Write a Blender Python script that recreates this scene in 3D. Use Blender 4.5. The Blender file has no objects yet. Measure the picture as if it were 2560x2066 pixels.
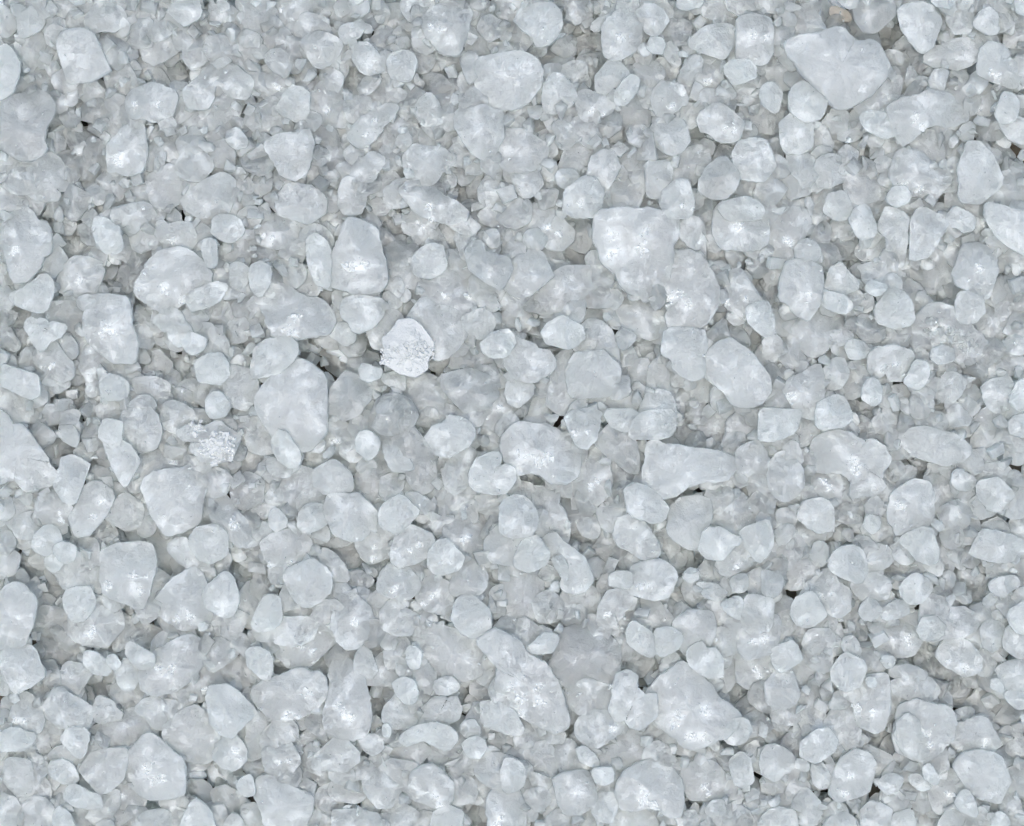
import bpy, math, random
import numpy as np

C = bpy.context.scene
K = 1/250.0                      # one data step in centimetres; one Blender unit is one centimetre
W, H = 2560, 2066
C.unit_settings.system = 'METRIC'; C.unit_settings.scale_length = 0.01

# ---------------------------------------------------------------- camera, sky, sun, exposure
cam = bpy.data.cameras.new('camera'); co = bpy.data.objects.new('camera', cam); C.collection.objects.link(co)
co.location = (0, 0, 26.0); co.rotation_euler = (0, 0, 0)
cam.sensor_width = 36; cam.lens = 36*26.0/(W*K); cam.clip_start = 1; cam.clip_end = 2000
C.camera = co
SUN_EL, SUN_AZ = math.radians(77), math.radians(200)      # azimuth clockwise from +Y
w = bpy.data.worlds.new('World'); C.world = w; w.use_nodes = True
nt = w.node_tree; sky = nt.nodes.new('ShaderNodeTexSky'); sky.sky_type = 'NISHITA'; sky.sun_disc = False
sky.sun_elevation = SUN_EL; sky.sun_rotation = SUN_AZ; sky.air_density = 1.0; sky.dust_density = 4.0; sky.ozone_density = 1.0
bg = nt.nodes['Background']; bg.inputs['Strength'].default_value = 0.14
nt.links.new(sky.outputs[0], bg.inputs['Color'])
sl = bpy.data.lights.new('sun', 'SUN'); sl.energy = 0.6; sl.angle = math.radians(60); sl.color = (1.0, 0.965, 0.90)
so = bpy.data.objects.new('sun', sl); C.collection.objects.link(so)
so.rotation_euler = (math.pi/2 - SUN_EL, 0, math.pi - SUN_AZ); so.location = (0, 0, 20)
C.view_settings.view_transform = 'Standard'; C.view_settings.look = 'None'; C.view_settings.gamma = 1
C.view_settings.exposure = 0.63
C.cycles.use_adaptive_sampling = True; C.cycles.adaptive_threshold = 0.08; C.cycles.adaptive_min_samples = 16
C.cycles.max_bounces = 16; C.cycles.transmission_bounces = 16; C.cycles.diffuse_bounces = 6; C.cycles.glossy_bounces = 4
C.cycles.transparent_max_bounces = 8; C.cycles.caustics_reflective = False; C.cycles.caustics_refractive = True
C.cycles.sample_clamp_indirect = 4; C.cycles.volume_bounces = 12

rng = np.random.default_rng(7); random.seed(7)

# ---------------------------------------------------------------- numeric helpers
_tab = rng.random(4096)
def vnoise(p):
    """value noise of an (n,3) array, range -1..1"""
    i = np.floor(p).astype(np.int64); f = p - i; f = f*f*(3-2*f)
    def h(a, b, c): return _tab[((a*73856093) ^ (b*19349663) ^ (c*83492791)) & 4095]
    r = 0
    for dx in (0, 1):
        for dy in (0, 1):
            for dz in (0, 1):
                wgt = (f[:,0] if dx else 1-f[:,0])*(f[:,1] if dy else 1-f[:,1])*(f[:,2] if dz else 1-f[:,2])
                r = r + wgt*h(i[:,0]+dx, i[:,1]+dy, i[:,2]+dz)
    return r*2-1
def fbm(p, n=3):
    a, r = 1.0, 0
    for k in range(n): r = r + a*vnoise(p*(2.03**k)+k*17.3); a *= 0.5
    return r

def resample(pts, n):
    """rounded closed outline through the corner points: Chaikin once with tight corners, then even steps"""
    p = np.array(pts, float)
    q = np.roll(p, -1, 0)
    c = np.stack([p*0.93+q*0.07, p*0.07+q*0.93], 1).reshape(-1, 2)
    q = np.roll(c, -1, 0); c = np.stack([c*0.85+q*0.15, c*0.15+q*0.85], 1).reshape(-1, 2)
    d = np.linalg.norm(np.roll(c, -1, 0)-c, axis=1); s = np.concatenate([[0], np.cumsum(d)])
    c = np.vstack([c, c[:1]]); t = np.linspace(0, s[-1], n, endpoint=False)
    return np.stack([np.interp(t, s, c[:,0]), np.interp(t, s, c[:,1])], 1), s[-1]

def area_c(p):
    q = np.roll(p, -1, 0); cr = p[:,0]*q[:,1]-q[:,0]*p[:,1]; a = cr.sum()/2
    return abs(a), ((p+q)*cr[:,None]).sum(0)/(6*a)

def inside(p, X, Y):
    r = np.zeros(X.shape, bool); n = len(p)
    for i in range(n):
        x1, y1 = p[i-1]; x2, y2 = p[i]
        if y1 == y2: continue
        c = ((y1 > Y) != (y2 > Y)) & (X < (x2-x1)*(Y-y1)/(y2-y1)+x1); r ^= c
    return r

def new_mesh(name, co_, tris, quads, mat, smooth=True):
    me = bpy.data.meshes.new(name)
    nt_, nq = len(tris), len(quads)
    me.vertices.add(len(co_)); me.vertices.foreach_set('co', np.asarray(co_, np.float32).ravel())
    loops = np.concatenate([np.asarray(tris, np.int32).ravel(), np.asarray(quads, np.int32).ravel()])
    me.loops.add(len(loops)); me.loops.foreach_set('vertex_index', loops)
    st = np.concatenate([np.arange(nt_)*3, nt_*3+np.arange(nq)*4]).astype(np.int32)
    me.polygons.add(nt_+nq); me.polygons.foreach_set('loop_start', st)
    me.polygons.foreach_set('use_smooth', np.full(nt_+nq, smooth))
    me.update(calc_edges=True); me.validate()
    me.materials.append(mat)
    return me

# ---------------------------------------------------------------- materials
def salt_material(name, dens, rough, frost0, veil_amt, bump, base=(.930,.987,.958), scat=(.9977,.9999,.9993)):
    m = bpy.data.materials.new(name); m.use_nodes = True; n = m.node_tree; L = n.links.new
    b = n.nodes['Principled BSDF']
    tc = n.nodes.new('ShaderNodeNewGeometry')
    def noise(scale, detail, rg=0.55, src=None):
        t = n.nodes.new('ShaderNodeTexNoise'); t.inputs['Scale'].default_value = scale; t.inputs['Detail'].default_value = detail
        t.inputs['Roughness'].default_value = rg; L(tc.outputs['Position'], t.inputs['Vector']); return t.outputs['Fac']
    def maprange(v, a, b_, c, d):
        t = n.nodes.new('ShaderNodeMapRange'); L(v, t.inputs['Value'])
        for k, x in zip(('From Min','From Max','To Min','To Max'), (a, b_, c, d)): t.inputs[k].default_value = x
        return t.outputs['Result']
    def math_(op, a, b_):
        t = n.nodes.new('ShaderNodeMath'); t.operation = op
        for i, x in enumerate((a, b_)):
            if isinstance(x, float): t.inputs[i].default_value = x
            else: L(x, t.inputs[i])
        return t.outputs[0]
    # mineral frost: white veils, cracks and dusty specks that scatter light at the surface
    A = noise(17, 2, 0.75)
    B = n.nodes.new('ShaderNodeTexNoise'); B.inputs['Scale'].default_value = 6; B.inputs['Detail'].default_value = 2; B.inputs['Roughness'].default_value = .7
    L(tc.outputs['Position'], B.inputs['Vector'])
    veil = maprange(B.outputs['Fac'], 0.50, 0.70, 0.0, 1.0)
    speck = maprange(A, 0.69, 0.75, 0.0, 0.6)
    # healed cracks running through the crystal
    vo = n.nodes.new('ShaderNodeTexVoronoi'); vo.feature = 'DISTANCE_TO_EDGE'; vo.inputs['Scale'].default_value = 2.3
    wv = n.nodes.new('ShaderNodeVectorMath'); wv.operation = 'ADD'; L(tc.outputs['Position'], wv.inputs[0])
    L(B.outputs['Color'], wv.inputs[1])
    L(wv.outputs[0], vo.inputs['Vector']); crack = maprange(vo.outputs['Distance'], 0.0, 0.025, 0.22, 0.0)
    at = n.nodes.new('ShaderNodeAttribute'); at.attribute_name = 'crust'
    patch = math_('MULTIPLY', at.outputs['Fac'], maprange(A, .40, .6, .3, 1.0))
    frost = math_('MINIMUM', math_('ADD', math_('ADD', math_('MAXIMUM', math_('MULTIPLY', veil, veil_amt), speck), math_('MAXIMUM', crack, patch)), frost0), 1.0)
    if dens > 0: L(math_('SUBTRACT', 1.0, frost), b.inputs['Transmission Weight'])
    b.inputs['Base Color'].default_value = (*base, 1)
    b.inputs['Roughness'].default_value = rough; b.inputs['IOR'].default_value = 1.45
    b.inputs['Specular IOR Level'].default_value = 0.35
    if dens > 0:
        vs = n.nodes.new('ShaderNodeVolumeScatter'); vs.inputs['Color'].default_value = (*scat, 1); vs.inputs['Anisotropy'].default_value = 0.3
        vs.inputs['Density'].default_value = dens
        L(vs.outputs[0], n.nodes['Material Output'].inputs['Volume'])
    bp = n.nodes.new('ShaderNodeBump'); bp.inputs['Strength'].default_value = bump; bp.inputs['Distance'].default_value = 0.02
    hh = A
    L(hh, bp.inputs['Height']); L(bp.outputs['Normal'], b.inputs['Normal'])
    return m
M_W = salt_material('frosted_salt', 11, 0.54, 0.20, 0.28, 0.65)
M_G = salt_material('cloudy_salt', 10, 0.52, 0.19, 0.28, 0.6)
M_C = salt_material('glassy_salt', 8, 0.42, 0.11, 0.22, 0.55)
M_K = salt_material('crusted_salt', 0, 0.95, 1.0, 0.0, 0.8, (.63,.672,.655))
M_X = salt_material('chalky_salt', 0, 0.95, 1.0, 0.0, 1.0, (.565,.602,.590))
M_Y = salt_material('stained_salt', 14, 0.6, 0.5, 0.4, 0.5, (.66,.63,.55), (.985,.975,.955))
M_B = salt_material('packed_salt', 0, 0.7, 1.0, 0.0, 0.6, (.58,.64,.66))  # deep bed, colour darkened to add shade in the hollows
MATS = {'w': M_W, 'g': M_G, 'k': M_G, 'c': M_C, 'y': M_Y, 'x': M_X}

# ---------------------------------------------------------------- crystal shapes
def crystal(pts, seed, thick, rough_edge, fine=1.0):
    """a solid crystal with the given outline (data steps); returns verts (x, y, z) about its centroid, tris, quads"""
    r = np.random.default_rng(seed)
    n = int(np.clip(np.linalg.norm(np.roll(np.array(pts,float),-1,0)-np.array(pts,float),axis=1).sum()/(6.0/fine), 18, 110))
    o, per = resample(pts, n)
    a, c = area_c(o); R = math.sqrt(a/math.pi)
    # ragged, chipped rim
    tn = np.roll(o, -1, 0)-np.roll(o, 1, 0); tn /= np.linalg.norm(tn, axis=1)[:,None]+1e-9
    nr = np.stack([tn[:,1], -tn[:,0]], 1); sgn = 1.0 if (nr*(o-c)).sum() > 0 else -1.0
    q = np.column_stack([o/26.0, np.full(n, seed*0.37)])
    q2 = np.column_stack([o/9.0, np.full(n, seed*0.71)])
    o = o + nr*((vnoise(q)*0.036*R*rough_edge + vnoise(q2)*2.3*rough_edge)[:,None])
    o = o + nr*min(9.5, R*.26)*sgn
    # straight broken edges
    for _ in range(int(r.integers(6, 11))):
        d_ = r.uniform(0, 2*math.pi); d_ = np.array([math.cos(d_), math.sin(d_)]); h_ = (o-c)@d_; lim = h_.max()-R*(r.uniform(.05, .14) if R < 62 else r.uniform(.015, .05))
        o = o - np.maximum(h_-lim, 0)[:,None]*d_
    rel = o - c
    big = R > 30
    S = [1.0, .985, .955, .91, .85, .77, .67, .55, .42, .28, .14] if big else [1.0, .96, .88, .76, .6, .4, .2]
    p_ = r.uniform(4, 8)
    zs, xy = [], []
    ph = r.uniform(0, 100, 3)
    # planar faces cut across the top
    nf = r.integers(3, 6); ang = r.uniform(0, 2*math.pi) + np.arange(nf)*2*math.pi/nf + r.normal(0, .35, nf)
    g = np.stack([np.cos(ang), np.sin(ang)], 1)*r.uniform(.2, .9, nf)[:,None]; cc = r.uniform(.72, 1.08, nf)
    tilt = r.normal(0, .13, 2)
    def top(P, s):
        u = P/R
        h = (1-s**p_)**(1/p_)*r_top
        f = np.min(cc[None]-u@g.T, axis=1)
        k = 36.0
        h2 = -np.log(np.exp(-k*h)+np.exp(-k*np.maximum(f, 0.0)))/k
        q = np.column_stack([P/(R*0.8), np.full(len(P), seed*1.3)])+ph
        q3 = np.column_stack([P/13.0, np.full(len(P), seed*2.3)])+ph
        e = min(1.0, (1-s)*6)
        return (np.maximum(h2, 0) + 0.16*e*vnoise(q))*thick + e*2.6*vnoise(q3)*min(1, R/40) + (u@tilt)*thick
    r_top = 1.0
    verts = []
    for s in S:
        P = rel*s + (fbm(np.column_stack([rel*s/22.0, np.full(n, s*3+seed)]), 2)*0.9)[:,None]*nr*(1 if s < 1 else 0)
        verts.append(np.column_stack([P, top(P, s)]))
    nt_ = len(S)
    verts.append(np.array([[0, 0, top(np.zeros((1,2)), 0.0)[0]]]))
    B = [.94, .8, .5] if big else [.9, .55]
    for s in B:
        P = rel*s; verts.append(np.column_stack([P, -0.75*thick*(1-s**2.4)**(1/2.4) + (P/R@tilt)*thick]))
    verts.append(np.array([[0, 0, -0.78*thick]]))
    V = np.vstack(verts)
    V[:,1] *= -1                                           # rows count down, Y counts up
    ar = np.arange(n); nx = (ar+1) % n
    quads, tris = [], []
    for k in range(nt_-1):
        a0, b0 = k*n, (k+1)*n
        quads.append(np.stack([a0+ar, a0+nx, b0+nx, b0+ar], 1))
    ctop = nt_*n
    tris.append(np.stack([(nt_-1)*n+ar, (nt_-1)*n+nx, np.full(n, ctop)], 1))
    base = ctop+1; prev = 0
    for k in range(len(B)):
        cur = base+k*n; quads.append(np.stack([prev+nx, prev+ar, cur+ar, cur+nx], 1)); prev = cur
    tris.append(np.stack([prev+nx, prev+ar, np.full(n, base+len(B)*n)], 1))
    quads = np.vstack(quads); tris = np.vstack(tris)
    # orientation: outward
    sa = (rel[:,0]*np.roll(-rel[:,1],-1) - np.roll(rel[:,0],-1)*(-rel[:,1])).sum()
    if sa < 0: quads = quads[:, ::-1]; tris = tris[:, ::-1]
    return V, tris, quads, c, R

def grain_shapes(nshape, r, bev=.07, npts=(8, 14)):
    """small angular grains: the hull of a few random points, blocky or splintered, edges worn round"""
    import bmesh
    out = []
    for i in range(nshape):
        bm = bmesh.new(); k = int(r.integers(*npts))
        if i % 5 == 0: P = [np.array([sx, sy, sz])*r.uniform(.62, .86)+r.normal(0, .07, 3) for sx in (-1,1) for sy in (-1,1) for sz in (-1,1)]
        else:
            P = []
            while len(P) < k:
                v = r.normal(0, 1, 3); v /= np.linalg.norm(v)
                if all(np.linalg.norm(v-u) > .5 for u in P) or r.random() < .02: P.append(v)
            P = [v*r.uniform(.82, 1.05) for v in P]
        for v in P: bm.verts.new(v)
        h = bmesh.ops.convex_hull(bm, input=bm.verts)
        bmesh.ops.dissolve_limit(bm, angle_limit=math.radians(14), verts=bm.verts, edges=bm.edges)
        bmesh.ops.bevel(bm, geom=list(bm.edges), offset=bev, segments=2, affect='EDGES', profile=.5, clamp_overlap=True)
        bmesh.ops.triangulate(bm, faces=bm.faces); bmesh.ops.recalc_face_normals(bm, faces=bm.faces)
        bm.verts.index_update()
        v = np.array([x.co[:] for x in bm.verts]); f = np.array([[x.index for x in fc.verts] for fc in bm.faces]); bm.free()
        v = v*(1+0.05*fbm(v*2.3+i*7, 2))[:,None]
        out.append((v, f))
    return out

def rotmats(r, n, flat):
    """random rotations; flat keeps the grain's wide side up"""
    a = r.uniform(0, 2*math.pi, n); t = r.normal(0, flat, n); u = r.normal(0, flat, n)
    ca, sa, ct, st, cu, su = np.cos(a), np.sin(a), np.cos(t), np.sin(t), np.cos(u), np.sin(u)
    Z = np.zeros((n,3,3)); Z[:,0,0]=ca; Z[:,0,1]=-sa; Z[:,1,0]=sa; Z[:,1,1]=ca; Z[:,2,2]=1
    X = np.zeros((n,3,3)); X[:,0,0]=1; X[:,1,1]=ct; X[:,1,2]=-st; X[:,2,1]=st; X[:,2,2]=ct
    Y = np.zeros((n,3,3)); Y[:,1,1]=1; Y[:,0,0]=cu; Y[:,0,2]=su; Y[:,2,0]=-su; Y[:,2,2]=cu
    return Z@X@Y

def heap_mesh(name, shapes, pos, rad, flat, mats, mi, r, squash=(.5,.95)):
    n = len(pos); Rm = rotmats(r, n, flat); ids = r.integers(0, len(shapes), n)
    sx = np.stack([r.uniform(.85,1.35,n), r.uniform(.65,1.0,n), r.uniform(*squash, n)], 1)*rad[:,None]
    VV, FF, MM, off = [], [], [], 0
    for i in range(n):
        v, f = shapes[ids[i]]
        VV.append((v*sx[i])@Rm[i].T + pos[i]); FF.append(f+off); off += len(v)
        MM.append(np.full(len(f), mi[i] if mi is not None else 0))
    me = new_mesh(name, np.vstack(VV)*K, np.vstack(FF), np.zeros((0,4),int), mats[0])
    for m in mats[1:]: me.materials.append(m)
    if len(mats) > 1: me.polygons.foreach_set('material_index', np.concatenate(MM).astype(np.int32))
    return me

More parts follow.
